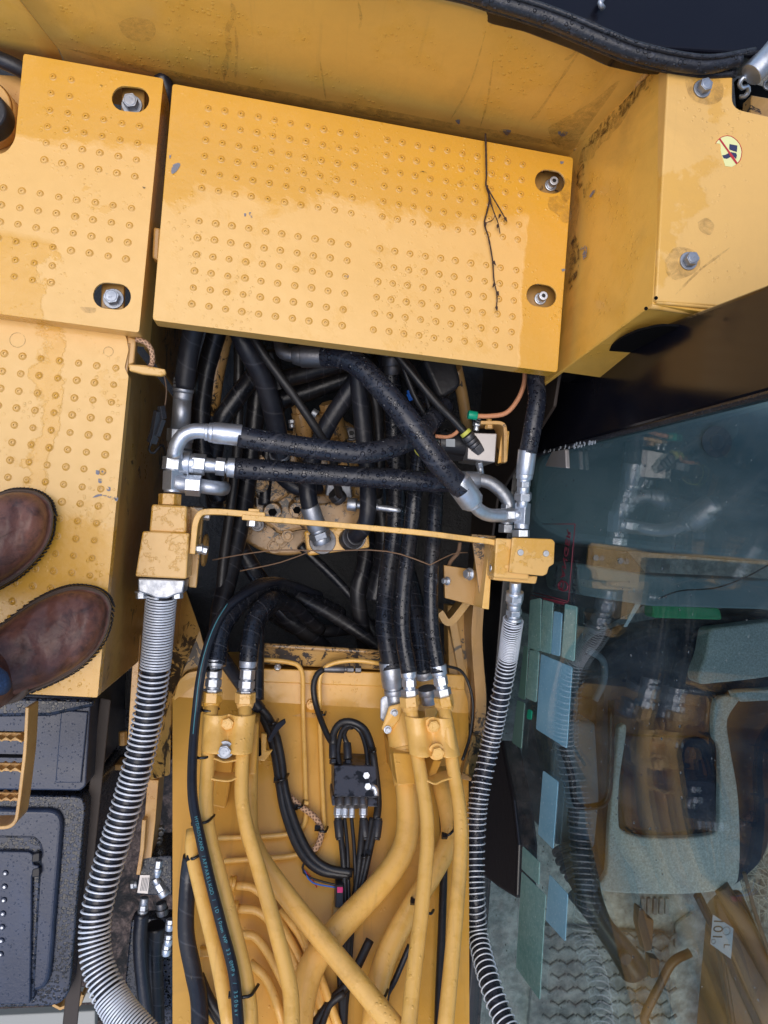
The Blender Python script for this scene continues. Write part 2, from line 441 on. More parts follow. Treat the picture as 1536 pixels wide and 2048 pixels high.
cloth('seat_grey', (.62, .64, .56), (.48, .52, .47))
cloth('seat_navy', (.018, .026, .05), (.025, .035, .06))
cloth('denim', (.035, .075, .17), (.05, .11, .24), 1600)
q = NB('leather'); g = q.noise(9, 6, .62, .5); g2 = q.noise(45, 6, .7, .4); g3 = q.noise(300, 3, .6)
cc = q.mix(q.ramp(g, .35, .66), (.075, .026, .020), (.30, .12, .075)); cc = q.mix(q.ramp(g2, .50, .68, 0, .8), cc, (.035, .018, .018)); cc = q.mix(q.ramp(q.noise(6, 4), .55, .7, 0, .5), cc, (.07, .06, .06))
q.col(cc); q.rough(q.ramp(g2, .3, .7, .34, .55)); wv = q.n('ShaderNodeTexWave'); wv.inputs['Scale'].default_value = 9; wv.inputs['Distortion'].default_value = 9; wv.inputs['Detail'].default_value = 4; q.L(q.tc.outputs['Object'], wv.inputs[0])
q.bump([(g3, .0003), (g2, .0012), (wv.outputs['Fac'], .0022)]); M['leather'] = q.m
q = mk('welt', (.10, .065, .045), .6); q.bump([(q.noise(200, 3), .0008)])
q = mk('sole', (.035, .025, .02), .7)
mk('orange_sleeve', (.62, .27, .13), .6); mk('orange_wire', (.60, .22, .08), .4)
q = NB('braid'); sp = q.n('ShaderNodeSeparateXYZ'); q.L(q.tc.outputs['UV'], sp.inputs[0])
def _dia(sg): return q.math('PINGPONG', q.math('ADD', q.math('MULTIPLY', sp.outputs[1], 130), q.math('MULTIPLY', sp.outputs[0], 4*sg)), .5)
h = q.math('MAXIMUM', _dia(1), _dia(-1)); q.col(q.mix(q.ramp(h, .2, .45), (.20, .11, .06), (.66, .40, .24))); q.rough(.6); q.bump([(h, .001)]); M['braid'] = q.m
mk('zip', (.006, .006, .007), .35); mk('white', (.62, .66, .66), .5); mk('board', (.36, .36, .33), .7); mk('red', (.5, .02, .03), .5); mk('brown_dark', (.04, .028, .022), .6); mk('green', (.0, .35, .20), .4); mk('pink', (.75, .05, .22), .4)
mk('blue', (.02, .16, .65), .4); mk('navy', (.03, .035, .09), .5); mk('cream', (.82, .80, .36), .5); mk('twig', (.045, .022, .014), .8); mk('twig_pale', (.20, .12, .07), .8)
q = mk('grime', (.16, .095, .035), .5); a_ = q.noise(70, 7, .75, .6); q.L(q.ramp(a_, .36, .66, 0, .34), q.b.inputs['Alpha'])
q = mk('scuff', (.20, .21, .25), .5); a_ = q.noise(180, 5, .7); q.L(q.ramp(a_, .42, .5, 0, .9), q.b.inputs['Alpha'])
q = mk('grease', (.016, .013, .012), .35); a_ = q.noise(55, 8, .75, .8); q.L(q.ramp(a_, .46, .62, 0, .8), q.b.inputs['Alpha'])
mk('teal_print', (.07, .25, .29), .5); mk('grey_print', (.35, .38, .40), .5); mk('tan_connector', (.42, .27, .08), .45); mk('brown_panel', (.16, .075, .025), .45)
mk('cab_shelf', (.17, .235, .24), .6); mk('console', (.13, .16, .18), .55); mk('cab_trim', (.028, .034, .04), .5); mk('bright_green', (.01, .30, .09), .35)
mk('plate_metal', (.50, .47, .45), .4, metal=.6); mk('seal_yellow', (.6, .6, .1), .5)
q = mk('reflection_teal', (.22, .46, .45), .06); g = q.noise(70, 6, .7); q.col(q.mix(q.ramp(q.noise(240, 3), .62, .7, 0, .6), q.mix(q.ramp(g, .4, .7), (.19, .38, .35), (.27, .47, .43)), (.75, .85, .82)))  # teal, blue and dull green: window sky reflections put into flat colour
q = mk('reflection_blue', (.20, .42, .55), .06); g = q.noise(14, 6, .6); q.col(q.mix(q.ramp(q.noise(240, 3), .62, .7, 0, .5), q.mix(q.ramp(g, .4, .7), (.20, .42, .54), (.27, .50, .60)), (.75, .85, .88)))
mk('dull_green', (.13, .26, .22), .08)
# glass
m = bpy.data.materials.new('glass'); m.use_nodes = True; t = m.node_tree; t.nodes.clear(); o = t.nodes.new('ShaderNodeOutputMaterial')
tr = t.nodes.new('ShaderNodeBsdfTransparent'); tr.inputs[0].default_value = (.79, .865, .865, 1)
gl = t.nodes.new('ShaderNodeBsdfGlossy'); gl.inputs['Roughness'].default_value = .012; gl.inputs[0].default_value = (1, 1, 1, 1)
lw = t.nodes.new('ShaderNodeLayerWeight'); lw.inputs[0].default_value = .5
pw = t.nodes.new('ShaderNodeMath'); pw.operation = 'POWER'; pw.inputs[1].default_value = 4.8; t.links.new(lw.outputs['Facing'], pw.inputs[0])
mul = t.nodes.new('ShaderNodeMath'); mul.operation = 'MULTIPLY_ADD'; mul.inputs[1].default_value = .8; mul.inputs[2].default_value = .05; mul.use_clamp = True
mx = t.nodes.new('ShaderNodeMixShader'); t.links.new(pw.outputs[0], mul.inputs[0]); t.links.new(mul.outputs[0], mx.inputs[0]); t.links.new(tr.outputs[0], mx.inputs[1]); t.links.new(gl.outputs[0], mx.inputs[2]); t.links.new(mx.outputs[0], o.inputs[0])
tcg = t.nodes.new('ShaderNodeTexCoord'); ng = t.nodes.new('ShaderNodeTexNoise'); ng.inputs['Scale'].default_value = 7; ng.inputs['Detail'].default_value = 8; ng.inputs['Roughness'].default_value = .7
mg = t.nodes.new('ShaderNodeMapping'); mg.inputs['Scale'].default_value = (1, 1.6, .5); t.links.new(tcg.outputs['Object'], mg.inputs[0]); t.links.new(mg.outputs[0], ng.inputs['Vector'])
n2g = t.nodes.new('ShaderNodeTexNoise'); n2g.inputs['Scale'].default_value = 170; n2g.inputs['Detail'].default_value = 3; t.links.new(tcg.outputs['Object'], n2g.inputs['Vector'])
r1 = t.nodes.new('ShaderNodeMapRange'); t.links.new(ng.outputs['Fac'], r1.inputs[0]); r1.inputs[1].default_value = .42; r1.inputs[2].default_value = .75; r1.inputs[4].default_value = .10
r2 = t.nodes.new('ShaderNodeMapRange'); t.links.new(n2g.outputs['Fac'], r2.inputs[0]); r2.inputs[1].default_value = .70; r2.inputs[2].default_value = .74; r2.inputs[4].default_value = .35
ad_ = t.nodes.new('ShaderNodeMath'); ad_.operation = 'ADD'; t.links.new(r1.outputs[0], ad_.inputs[0]); t.links.new(r2.outputs[0], ad_.inputs[1])
df = t.nodes.new('ShaderNodeBsdfDiffuse'); df.inputs[0].default_value = (.42, .48, .48, 1); m2 = t.nodes.new('ShaderNodeMixShader'); t.links.new(ad_.outputs[0], m2.inputs[0]); t.links.new(mx.outputs[0], m2.inputs[1]); t.links.new(df.outputs[0], m2.inputs[2]); t.links.new(m2.outputs[0], o.inputs[0])
M['glass'] = m
# ================================================================ setting
def gsheet(name, x0, x1, y0, y1, z, mat, amp=0, n=60):
    bm = bmesh.new(); vs = [[None]*(n+1) for _ in range(n+1)]
    for i in range(n+1):
        for j in range(n+1):
            x = x0+(x1-x0)*i/n; y = y0+(y1-y0)*j/n
            vs[i][j] = bm.verts.new((x, y, z+(amp*(noise.noise(Vector((x*6, y*6, 3)))+.5*noise.noise(Vector((x*19, y*19, 3)))) if amp else 0)))
    for i in range(n):
        for j in range(n):
            f = bm.faces.new((vs[i][j], vs[i+1][j], vs[i+1][j+1], vs[i][j+1])); f.smooth = True
    return link(name, fin(bm, name), mat)
g = gsheet('ground', -30, 30, -30, 30, -1.37, M['ground_outer'], 0, 4); g['kind'] = 'structure'
g = gsheet('muddy_ground', -1.6, .43, -1.8, 1.0, -1.33, M['mud'], .035, 110); g['kind'] = 'structure'
# straw litter on the far side of the cab
bm = bmesh.new()
for i in range(1500):
    x = random.uniform(.9, 1.9); y = random.uniform(-1.2, -.1); a = random.uniform(0, 6.28); L_ = random.uniform(.015, .06)
    p = Vector((x, y, -1.355+random.uniform(0, .02))); d = Vector((math.cos(a), math.sin(a), random.uniform(-.1, .1)))*L_
    frus(bm, p-d, p+d, .0012, .0008, 4)
o = link('straw_litter', fin(bm, 'straw_litter'), M['white']); o.data.materials.clear(); mk('straw', (.42, .39, .30), .8); o.data.materials.append(M['straw']); tag(o, 'pale dry straw scattered on the ground beyond the cab', 'straw', kind='stuff')

EX = empty('excavator', BASE, 'yellow excavator with dimpled steps, black hydraulic hoses, steel pipes, boom and glazed cab', 'excavator')
E = EX
# ---------------------------------------------------------------- step plates
def step_plate(name, pts, holes, z, h, mat, dims, label, th=.004):
    bm = bmesh.new(); sheet_bm(bm, pts, holes, z, th)
    loop3 = [P(x, y, z-.0005) for x, y in pts]; wallstrip(bm, loop3+[loop3[0]], h, .003)
    for d in dims: dimple(bm, P(d[0], d[1], z), random.uniform(.66, .78), up=random.uniform(.9, 1.2))
    o = link(name, fin(bm, name), [mat, M['dimple_hole'], M['wet_ring']], E, label)
    for f in o.data.polygons: pass
    b_ = bev(o, .0025, 3, 60); return o
mk('wet_ring', (.62, .32, .055), .25); mk('dimple_hole', (.07, .028, .010), .3)
inset = lambda L_: L_
d1 = list(grid4((417, 216), (713, 270), (403, 377), (702, 426), 10, 6))
d2 = list(grid4((775, 280), (1045, 329), (765, 434), (1036, 479), 10, 6))
d3 = list(grid4((398, 442), (696, 489), (384, 609), (684, 651), 10, 6))
d4 = list(grid4((760, 498), (1032, 540), (747, 660), (1020, 695), 10, 6))
jit = lambda L_, s=.8: [(x+random.uniform(-s, s), y+random.uniform(-s, s)) for x, y in L_]
Cp = rcorner([(345, 167), (1147, 315), (1115, 745), (305, 640)], 7, 3)
plC = step_plate('step_plate', Cp, [slot(1100, 363, 60, 46, 9), slot(1083, 591, 60, 45, 9)], .04, .03, M['paint_c'], jit(d1+d2+d3+d4), 'large central dimpled yellow step plate with a twig lying on it')
for cx, cy in ((1101, 371), (1080, 598)):
    bm = bmesh.new(); poly3(bm, PP([(cx-36, cy-33), (cx+40, cy-22), (cx+36, cy+32), (cx-40, cy+22)], .012), PP([(cx-36, cy-33), (cx+40, cy-22), (cx+36, cy+32), (cx-40, cy+22)], .004))
    link('mounting_bracket', fin(bm, 'bracket'), M['paint_side'], plC); bolt(cx, cy, .0125, 13, plC, h=.014, socket=True, mat=M['zinc'])
# plate B
vx = lambda a, b, t: a+(b-a)*t
B0 = (106, 153); bd = []
for r in range(6):
    for c in range(2 if r < 2 else 6): bd.append((106+36*c-3.4*r, 153+6.6*c+33.4*r))
for r in range(4):
    for c in range(-2, 8): bd.append((7+36.6*c-3.6*r, 376+5.9*c+33.8*r))
for r in (4, 5):
    for c in range(-2, 4):
        if c != 0: bd.append((-5+36.6*(c)-3.6*(r-4), 514+5.9*c+34*(r-4)))
bd = [q_ for q_ in bd if q_[0] > -60]
Bp = rcorner([(47, 107), (327, 157), (278, 665), (-120, 612), (-108, 322), (12, 306), (30, 280)], [6, 6, 6, 0, 0, 14, 12], 4)
plB = step_plate('step_plate', Bp, [slot(261, 198, 75, 50, 6), slot(224, 592, 76, 52, 6)], .03, .085, M['paint_b'], jit(bd), 'smaller dimpled yellow step plate at upper left beside the fuel cap')
for cx, cy, bx, by in ((268, 196, 264, 211), (227, 590, 227, 598)):
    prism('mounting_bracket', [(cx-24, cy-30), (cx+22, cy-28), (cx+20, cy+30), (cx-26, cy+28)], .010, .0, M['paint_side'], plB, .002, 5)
    bolt(bx, by, .0105, 20, plB, h=.012)
# plate A (deck)
ad = []
for r in range(0, 20):
    for c in range(-6, 7):
        x, y = 9+37*c-4.2*r, 708+4.6*c+34.6*r
        if x < -60: continue
        if r == 12 and c > 6: continue
        if y > 1180 and (x > 20+ (1180-y)*.0+ 160): continue
        ad.append((x, y))
ad = [q_ for q_ in ad if q_[1] < 1345 and not (q_[1] > 1200 and q_[0] > 60 and q_[1] < 1330)]
Ap = [(-140, 618), (252, 671), (257, 700), (249, 735), (257, 752), (195, 1395), (-140, 1378)]
Ap = rcorner(Ap, [0, 6, 3, 3, 3, 4, 0], 3)
plA = step_plate('step_plate', Ap, [], 0, .02, M['paint_a'], jit(ad), 'yellow dimpled deck plate at the left on which the person stands')
# deck side wall under plate A, with a sloping lower front corner
def wall3(name, pts, th, mat, label=None, b=.0015):
    """vertical or sloping slab from explicit world points (front face) and thickness vector"""
    bm = bmesh.new(); t = Vector(th); poly3(bm, [Vector(p) for p in pts], [Vector(p)+t for p in pts]); o = link(name, fin(bm, name), mat, E, label)
    if b: bev(o, b)
    return o
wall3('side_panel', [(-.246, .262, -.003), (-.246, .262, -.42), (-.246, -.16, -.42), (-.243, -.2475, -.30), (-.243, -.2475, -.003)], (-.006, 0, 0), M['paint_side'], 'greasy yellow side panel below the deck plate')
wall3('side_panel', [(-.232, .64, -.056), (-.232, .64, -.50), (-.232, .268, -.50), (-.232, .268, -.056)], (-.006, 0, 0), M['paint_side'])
# hook lug and orange rusty corner
tb = tube('corner_lug', [(258, 732, .0), (290, 733, .002), (330, 742, -.005)], 3, M['paint_rust'], E, 'pipe', .01)
prism('lifting_lug', [(258, 728), (300, 733), (330, 738), (332, 748), (322, 752), (285, 748), (258, 741)], .006, -.003, M['paint_block'], plA, .002)
prism('rusty_corner', [(254, 672), (272, 678), (268, 726), (250, 732)], -.004, -.02, M['paint_rust'], plA, .002)
tube('lanyard', [(272, 679, -.002), (290, 684, .0), (303, 700, -.004), (305, 724, -.004), (300, 734, .004)], 5, M['braid'], E, label='braided orange lanyard tied to the deck corner')
tube('lanyard_wire', [(328, 748, 0), (333, 780, -.03), (330, 812, -.06)], 1.3, M['twig_pale'], E)
bm = bmesh.new()
for a, b, r1 in (((322, 812, -.06), (326, 838, -.065), 8), ((316, 822, -.06), (306, 878, -.075), 9), ((326, 838, -.066), (314, 872, -.07), 7), ((308, 872, -.075), (303, 886, -.078), 11)):
    frus(bm, P(*a), P(*b), rr(r1, -.06), rr(r1, -.06), 4, smooth=False)
cn = link('wire_connector', fin(bm, 'c'), M['plastic'], E, 'black two pin plug hanging beside the deck side panel'); bev(cn, .001)
tube('wire', [(303, 884, -.08), (298, 900, -.09), (308, 906, -.095), (322, 890, -.1), (330, 905, -.12), (328, 960, -.16)], 2.5, M['loom'], cn)
# tab at left of plate C
prism('hinge_tab', [(307, 453), (322, 456), (318, 522), (304, 515)], .02, .0, M['paint_side'], plC, .003)
# steel body under plates
prism('bay_floor', [(-200, -200), (1500, 100), (1400, 900), (1040, 1000), (1000, 1400), (250, 1420), (250, 700), (-200, 640)], -.60, -.64, M['oily_black'], E, 0, 0, 'black oily floor deep in the machinery bay')
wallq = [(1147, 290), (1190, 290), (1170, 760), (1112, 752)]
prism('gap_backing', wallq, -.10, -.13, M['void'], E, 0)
prism('under_frame', [(300, 110), (1180, 300), (1178, 330), (330, 200)], -.12, -.17, M['frame_black'], E, .002)
tube('hose', [(322, 150, -.02), (335, 190, -.03), (338, 260, -.06), (325, 420, -.1)], 16, M['hose_plain'], E)
tube('hose', [(-40, 105, -.02), (20, 128, -.02), (60, 150, -.03)], 15, M['hose_plain'], E)
# ---------------------------------------------------------------- hood
HX0 = -.9
hz = .245
def hood_pts():
    bot = [P(-400, -10, .0), P(-60, 62, 0), P(110, 103, .0), P(345, 157, .0), P(1146, 300, .0)]
    top = [P(-700, -415, hz), P(-300, -308, hz), P(150, -194, hz), P(500, -105, hz), P(1328, 105, hz)]
    return bot, top
def hood_piece(name, ia, ib, label):
    """panel with rolled top edge"""
    def bt(t):
        b0, b1 = P(110, 100, -.02), P(1146, 300, -.02); return b0.lerp(b1, t)
    pass
b0, b1 = P(118, 99, .0), P(1147, 302, .0); b1 = b1+(b1-b0).normalized()*.05
t1 = P(1328, 106, hz); t0 = P(915, 0, hz); tdir = (t1-t0).normalized(); t1 = t1+tdir*.05
t0 = t1-tdir*((b1-b0).length+.11)
def ruled(name, A0, A1, B0, B1, th, mat, label, roll=.018, par=None):
    """sheet from bottom line A0-A1 to top line B0-B1 with a rolled upper edge leading onto a flat top flange"""
    bm = bmesh.new(); nx = 14; cols = []
    for i in range(nx+1):
        u = i/nx; a = A0.lerp(A1, u); b = B0.lerp(B1, u)
        up = (b-a).normalized(); back = Vector((-tdir.y, tdir.x, 0)); back = back if back.y > 0 else -back
        pr = [a-Vector((0, 0, .06)), a, a.lerp(b, .3), a.lerp(b, .6), b-up*roll]
        for k in range(1, 7):
            t = k/6; p0 = b-up*roll; p2 = b+back*roll; pr.append(p0*(1-t)**2+b*2*t*(1-t)+p2*t*t)
        pr.append(b+back*(roll+.03)); cols.append([bm.verts.new(p) for p in pr])
    for i in range(nx):
        for k in range(len(cols[0])-1):
            f = bm.faces.new((cols[i][k], cols[i+1][k], cols[i+1][k+1], cols[i][k+1])); f.smooth = True
    o = link(name, fin(bm, name), mat, par or E, label); sm = o.modifiers.new('s', 'SOLIDIFY'); sm.thickness = th; sm.offset = -1; return o
HQ = (b0.copy(), b1.copy(), t1.copy())
hd = ruled('hood', b0, b1, t0, t1, .004, M['paint_hood'], 'tall yellow engine hood side panel above the central step plate')
c1 = b0-(b1-b0).normalized()*.003; d1_ = t0-tdir*.004
ruled('hood', c1-(b1-b0).normalized()*.45, c1, d1_-tdir*.45, d1_, .004, M['paint_hood'], 'short yellow hood panel left of the seam')
# black bonnet cover and rubber seal beyond the hood
sp_ = [(640, -75), (900, -22), (1000, 8), (1100, 40), (1200, 82), (1280, 112), (1400, 134), (1500, 140)]
def band_sheet(name, line, w0, w1, z0, z1, mat, parent, label=None, th=.01):
    bm = bmesh.new(); A = []; n = len(line)
    for i, (x, y) in enumerate(line):
        A.append([bm.verts.new(P(x+w0[0], y+w0[1], z0)), bm.verts.new(P(x+(w0[0]+w1[0])/2, y+(w0[1]+w1[1])/2, (z0+z1)/2+.012)), bm.verts.new(P(x+w1[0], y+w1[1], z1))])
    for i in range(n-1):
        for k in range(2):
            f = bm.faces.new((A[i][k], A[i+1][k], A[i+1][k+1], A[i][k+1])); f.smooth = True
    o = link(name, fin(bm, name), mat, parent, label); sm = o.modifiers.new('s', 'SOLIDIFY'); sm.thickness = th; sm.offset = -1
    ss = o.modifiers.new('ss', 'SUBSURF'); ss.levels = 2; ss.render_levels = 2; return o
cover = prism('bonnet_cover', [(900, -90), (1000, -10), (1075, 8), (1180, 48), (1250, 82), (1320, 98), (1420, 104), (1500, 108), (1545, 100), (1700, 60), (1700, -300), (900, -300)], .272, .22, M['gloss_black'], E, .008, 12, 'glossy black bonnet cover at the upper right', 4)
tube('rubber_seal', [(x, y-2, .262) for x, y in sp_[:-1]]+[(1478, 118, .262)], 17, M['seal'], cover, n=20, wob=.15)
tube('rubber_seal', [(x-2, y+14, .250) for x, y in sp_[:-1]]+[(1470, 148, .250)], 9, M['seal'], cover, n=16, wob=.2)
tube('rubber_seal', [(x+10, y-20, .272) for x, y in sp_[1:-1]]+[(1510, 100, .27)], 6, M['seal'], cover, n=12)
tube('pin', [(1208, -6, .28), (1200, 6, .285), (1206, 16, .28)], 6, M['zinc_dull'], cover)
# ---------------------------------------------------------------- right yellow box
bx = .25
topf = rcorner([(1337, 119), (1466, 147), (1465, 216), (1700, 268), (1700, 515), (1536, 580), (1440, 612), (1311, 603)], [6, 4, 22, 0, 0, 0, 8, 6], 5)
box = prism('side_box', topf, bx, bx-.03, M['paint_box'], E, .005, 0, 'yellow sheet metal box at the right with a round warning sticker', 3)
lf = [(1337, 119, bx-.012), (1304, 606, bx-.012)]; 
p_t0, p_t1 = P(1335, 122, bx-.006), P(1305, 606, bx-.006); p_b0, p_b1 = P(1147, 305, 0), P(1121, 743, 0)
p_b0 = p_b0+(p_b0-p_t0)*.45; p_b1 = p_b1+(p_b1-p_t1)*.3; p_t0 = p_t0+(p_t0-p_t1)*.02; p_b0 = p_b0+(p_b0-p_b1)*.03
bm = bmesh.new(); th = Vector((.006, 0, 0)); poly3(bm, [p_t0, p_t1, p_b1, p_b0], [p_t0+th, p_t1+th, p_b1+th, p_b0+th])
ow = link('box_wall', fin(bm, 'bw'), M['paint_wall'], box); bev(ow, .001)
# front wall with a dark cut-out
q0, q1 = P(1306, 608, bx-.006), P(1440, 622, bx-.03); r0_, r1_ = P(1122, 744, 0), P(1235, 742, 0)
q1 = Vector((q0.x+.17, q0.y-.004, q0.z)); r1_ = Vector((r0_.x+.17, r0_.y-.004, 0))
bm = bmesh.new(); th = Vector((0, .006, 0)); poly3(bm, [q0, q1, r1_, r0_], [q0+th, q1+th, r1_+th, r0_+th])
ofr = link('front_wall', fin(bm, 'fw'), M['paint_wall'], box); bev(ofr, .001)
fw = lambda x, y: None
def on_plane_y(px, py, Y0):
    d = ray(px, py); return CAM+d*((Y0-CAM.y)/d.y)
Y0 = (q0.y+r0_.y)/2-.004
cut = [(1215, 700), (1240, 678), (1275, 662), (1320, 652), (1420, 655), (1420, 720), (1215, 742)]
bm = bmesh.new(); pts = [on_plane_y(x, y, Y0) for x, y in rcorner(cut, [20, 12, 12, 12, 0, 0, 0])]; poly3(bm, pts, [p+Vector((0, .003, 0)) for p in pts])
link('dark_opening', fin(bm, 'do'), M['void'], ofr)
# rim lip along the box top front
tube('folded_lip', [(1312, 603, bx-.004), (1400, 612, bx-.004), (1470, 618, bx-.006)], 5, M['paint_box'], box, 'pipe')
tube('folded_lip', [(1300, 609, bx-.012), (1330, 614, bx-.014), (1430, 628, bx-.02)], 9, M['paint_box'], box, 'pipe')
for hx, hy in ((1312, 596), (1292, 617)):
    bm = bmesh.new(); frus(bm, P(hx, hy, bx-.001), P(hx, hy, bx+.0012), rr(4, bx), rr(4, bx), 14); link('drain_hole', fin(bm, 'dh'), M['void'], box)
bolt(1403, 179, bx, 20, box, h=.010); bolt(1376, 523, bx, 20, box, h=.010)
# rusty caulk joint between hood and box
bm = bmesh.new(); jp = [P(*v) for v in ((1150, 300, .002), (1180, 270, .035), (1215, 235, .09), (1250, 195, .14), (1290, 150, .2), (1325, 112, .244))]
sweep(bm, cat_rom(jp, .004), lambda t, l: .0035+.0022*noise.noise(Vector((l*160, 0, 0))), 10); link('joint_sealant', fin(bm, 'js'), M['paint_rust'], E)
bm = bmesh.new(); jp = [P(*v) for v in ((1158, 300, .0), (1190, 268, .04), (1228, 228, .1))]; sweep(bm, [jp[0], jp[1], jp[2]], .0045, 8); link('joint_shadow_gap', fin(bm, 'jg'), M['void'], E)
# dark clutter by the hook, top right
prism('bracket_plate', [(1475, 155), (1536, 175), (1560, 240), (1480, 215)], .14, .13, M['void'], E)
prism('latch_bracket', [(1503, 190), (1560, 200), (1560, 240), (1500, 228)], .17, .15, M['paint_rust'], E)
hk = tube('hook', [(1500, 158, .25), (1486, 156, .25), (1479, 168, .245), (1484, 176, .24), (1494, 172, .24), (1497, 182, .235), (1490, 192, .23), (1480, 194, .225)], 5, M['zinc'], E, label='steel hook at the upper right corner')
fitting('latch_tube', (1502, 150, .262), (1560, 92, .27), [(0, 1, 26, 28, 24)], M['zinc_dull'], E)
bolt(1534, 172, .24, 11, E, h=.01)
# sticker
def zplane(pts, z, mat, name, parent, th=.0006):
    bm = bmesh.new(); t = PP(pts, z+th); poly3(bm, t, [p-Vector((0, 0, th)) for p in t]); return link(name, fin(bm, name), mat, parent)
zs = bx
S_ = lambda L_: [(1400+x/12.8, 250+y/12.8) for x, y in L_]
arc = [(395, 465), (430, 410), (480, 350), (540, 305), (620, 275), (700, 262), (800, 278), (880, 325), (960, 395), (1030, 490), (1070, 600), (1085, 690), (1070, 800), (1040, 900), (990, 965), (930, 1005), (820, 1070), (650, 1050), (600, 900), (555, 770), (530, 640), (535, 540), (510, 480)]
stk = zplane(S_(arc), zs, M['cream'], 'warning_sticker', box)
ring_o = arc[:16]; ring = ring_o+[(700+(x-700)*.955, 640+(y-640)*.955) for x, y in ring_o[::-1]]
zplane(S_(ring), zs+.0006, M['red'], 'red_ring', stk, .0003)
zplane(S_([(755, 485), (958, 525), (945, 690), (830, 655), (750, 620)]), zs+.0006, M['navy'], 'boot_pictogram', stk, .0003)
zplane(S_([(570, 775), (640, 765), (700, 735), (790, 690), (930, 720), (948, 780), (925, 870), (880, 820), (800, 810), (690, 865), (610, 850)]), zs+.0006, M['navy'], 'boot_pictogram', stk, .0003)
zplane(S_([(480, 355), (515, 330), (720, 620), (860, 800), (965, 975), (930, 1000), (780, 800), (700, 660)]), zs+.0009, M['red'], 'red_slash', stk, .0003)
# fuel cap at the left edge
capz = -.02
prism('cap_plate', [(-150, 138), (48, 152), (70, 200), (60, 330), (-150, 330)], -.045, -.06, M['paint_rust'], E, .002)
bm = bmesh.new(); c = P(-22, 238, -.04)
frus(bm, c, c+Vector((0, 0, .03)), rr(62, capz), rr(58, capz), 40); frus(bm, c+Vector((0, 0, .03)), c+Vector((0, 0, .034)), rr(58, capz), rr(54, capz), 40)
fc = link('filler_neck', fin(bm, 'fn'), M['paint_rust'], E)
bm = bmesh.new(); c = P(-22, 235, .0); frus(bm, c-Vector((0, 0, .01)), c+Vector((0, 0, .02)), rr(45, 0), rr(40, 0), 40); o = link('filler_cap', fin(bm, 'fcap'), M['plastic'], fc, 'round black filler cap'); bev(o, .004, 3)
# ================================================================ hydraulics in the bay
def hexes(a, b, r): return (a, b, r, r, 6)
# --- left cluster : valve block with tee and elbows
ZL = -.085
vb = prism('valve_block', [(285, 1062), (378, 1066), (373, 1158), (270, 1153)], ZL, ZL-.07, M['paint_block'], E, .004, 5, 'left yellow valve block with a sprung hose below it', 3)
prism('block_neck', [(303, 1008), (374, 1012), (372, 1068), (298, 1064)], ZL-.006, ZL-.06, M['paint_block'], vb, .004, 6)
fitting('port_nut', (340, 988, ZL-.03), (339, 1010, ZL-.03), [hexes(0, 1, 22)], M['paint_block'], vb)
fl = prism('flange', [(275, 1156), (370, 1160), (366, 1186), (350, 1190), (336, 1197), (312, 1197), (298, 1190), (276, 1184)], ZL-.008, ZL-.06, M['zinc_dull'], vb, .004, 5)
for x in (284, 356): fitting('flange_bolt', (x-1, 1182, ZL-.02), (x-1, 1197, ZL-.02), [hexes(0, 1, 11), (0, .25, 13, 13, 20)], M['zinc'], fl)
tee = fitting('tee_fitting', (345, 985, ZL-.025), (347, 938, ZL-.025), [(0, .12, 17, 17, 20), (.1, .92, 20, 20, 4), (.9, 1, 15, 15, 20)], M['zinc'], E, 'steel tee fitting above the left valve block')
fitting('side_port', (352, 967, ZL-.025), (376, 969, ZL-.025), [(0, 1, 19, 17, 16)], M['zinc_dull'], tee)
fitting('union_nut', (372, 970, ZL-.025), (402, 972, ZL-.025), [hexes(0, 1, 21), (.9, 1.25, 12, 11, 20)], M['zinc'], tee)
tube('elbow', [(400, 972, ZL-.025), (430, 976, ZL-.025), (446, 978, ZL-.035), (448, 975, ZL-.12)], 14, M['zinc_dull'], tee, 'pipe', .02, n=20)
t2 = fitting('tee_fitting', (347, 940, ZL-.02), (350, 912, ZL-.02), [hexes(0, .9, 23), (.85, 1.05, 17, 15, 20)], M['zinc'], E)
fitting('union_nut', (362, 925, ZL-.03), (478, 937, ZL-.03), [(0, .16, 24, 24, 20), (.08, .24, 20, 20, 20), (.20, .42, 21, 21, 6), (.42, .62, 15, 14, 20), (.6, .76, 18, 18, 6), (.76, .8, 13, 13, 20), (.8, 1.0, 19, 20, 24)], M['zinc'], t2)
h2 = tube('hose', [(470, 936, ZL-.03), (560, 942, ZL-.03), (680, 951, ZL-.028), (790, 958, ZL-.03), (870, 964, ZL-.035), (930, 962, ZL-.045)], 21, M['hose_wet'], E, label='lower of the two black hoses crossing the bay level', n=24, wob=.03)
tube('elbow', [(920, 962, ZL-.045), (965, 961, ZL-.045), (990, 972, ZL-.045), (1012, 995, ZL-.045), (1022, 1020, ZL-.045)], 14, M['zinc_dull'], h2, n=20)
fitting('ferrule', (925, 963, ZL-.045), (958, 960, ZL-.045), [(0, 1, 22, 17, 24)], M['zinc_dull'], h2)
h1 = tube('hose', [(478, 873, ZL+.01), (540, 884, ZL+.01), (620, 896, ZL+.012), (720, 906, ZL+.01), (790, 893, ZL), (840, 866, ZL-.02), (890, 810, ZL-.07)], 21, M['hose_wet'], E, label='upper of the two black hoses crossing the bay, beaded with rain', n=24, wob=.05)
tube('elbow', [(349, 915, ZL), (352, 895, ZL+.005), (366, 872, ZL+.01), (390, 862, ZL+.01), (420, 864, ZL+.01)], 15, M['zinc'], h1, n=24)
fitting('ferrule', (410, 864, ZL+.01), (484, 871, ZL+.01), [(0, .1, 17, 17, 20), (.1, .22, 19, 20, 24), (.22, 1, 21, 21.5, 14)], M['zinc'], h1)
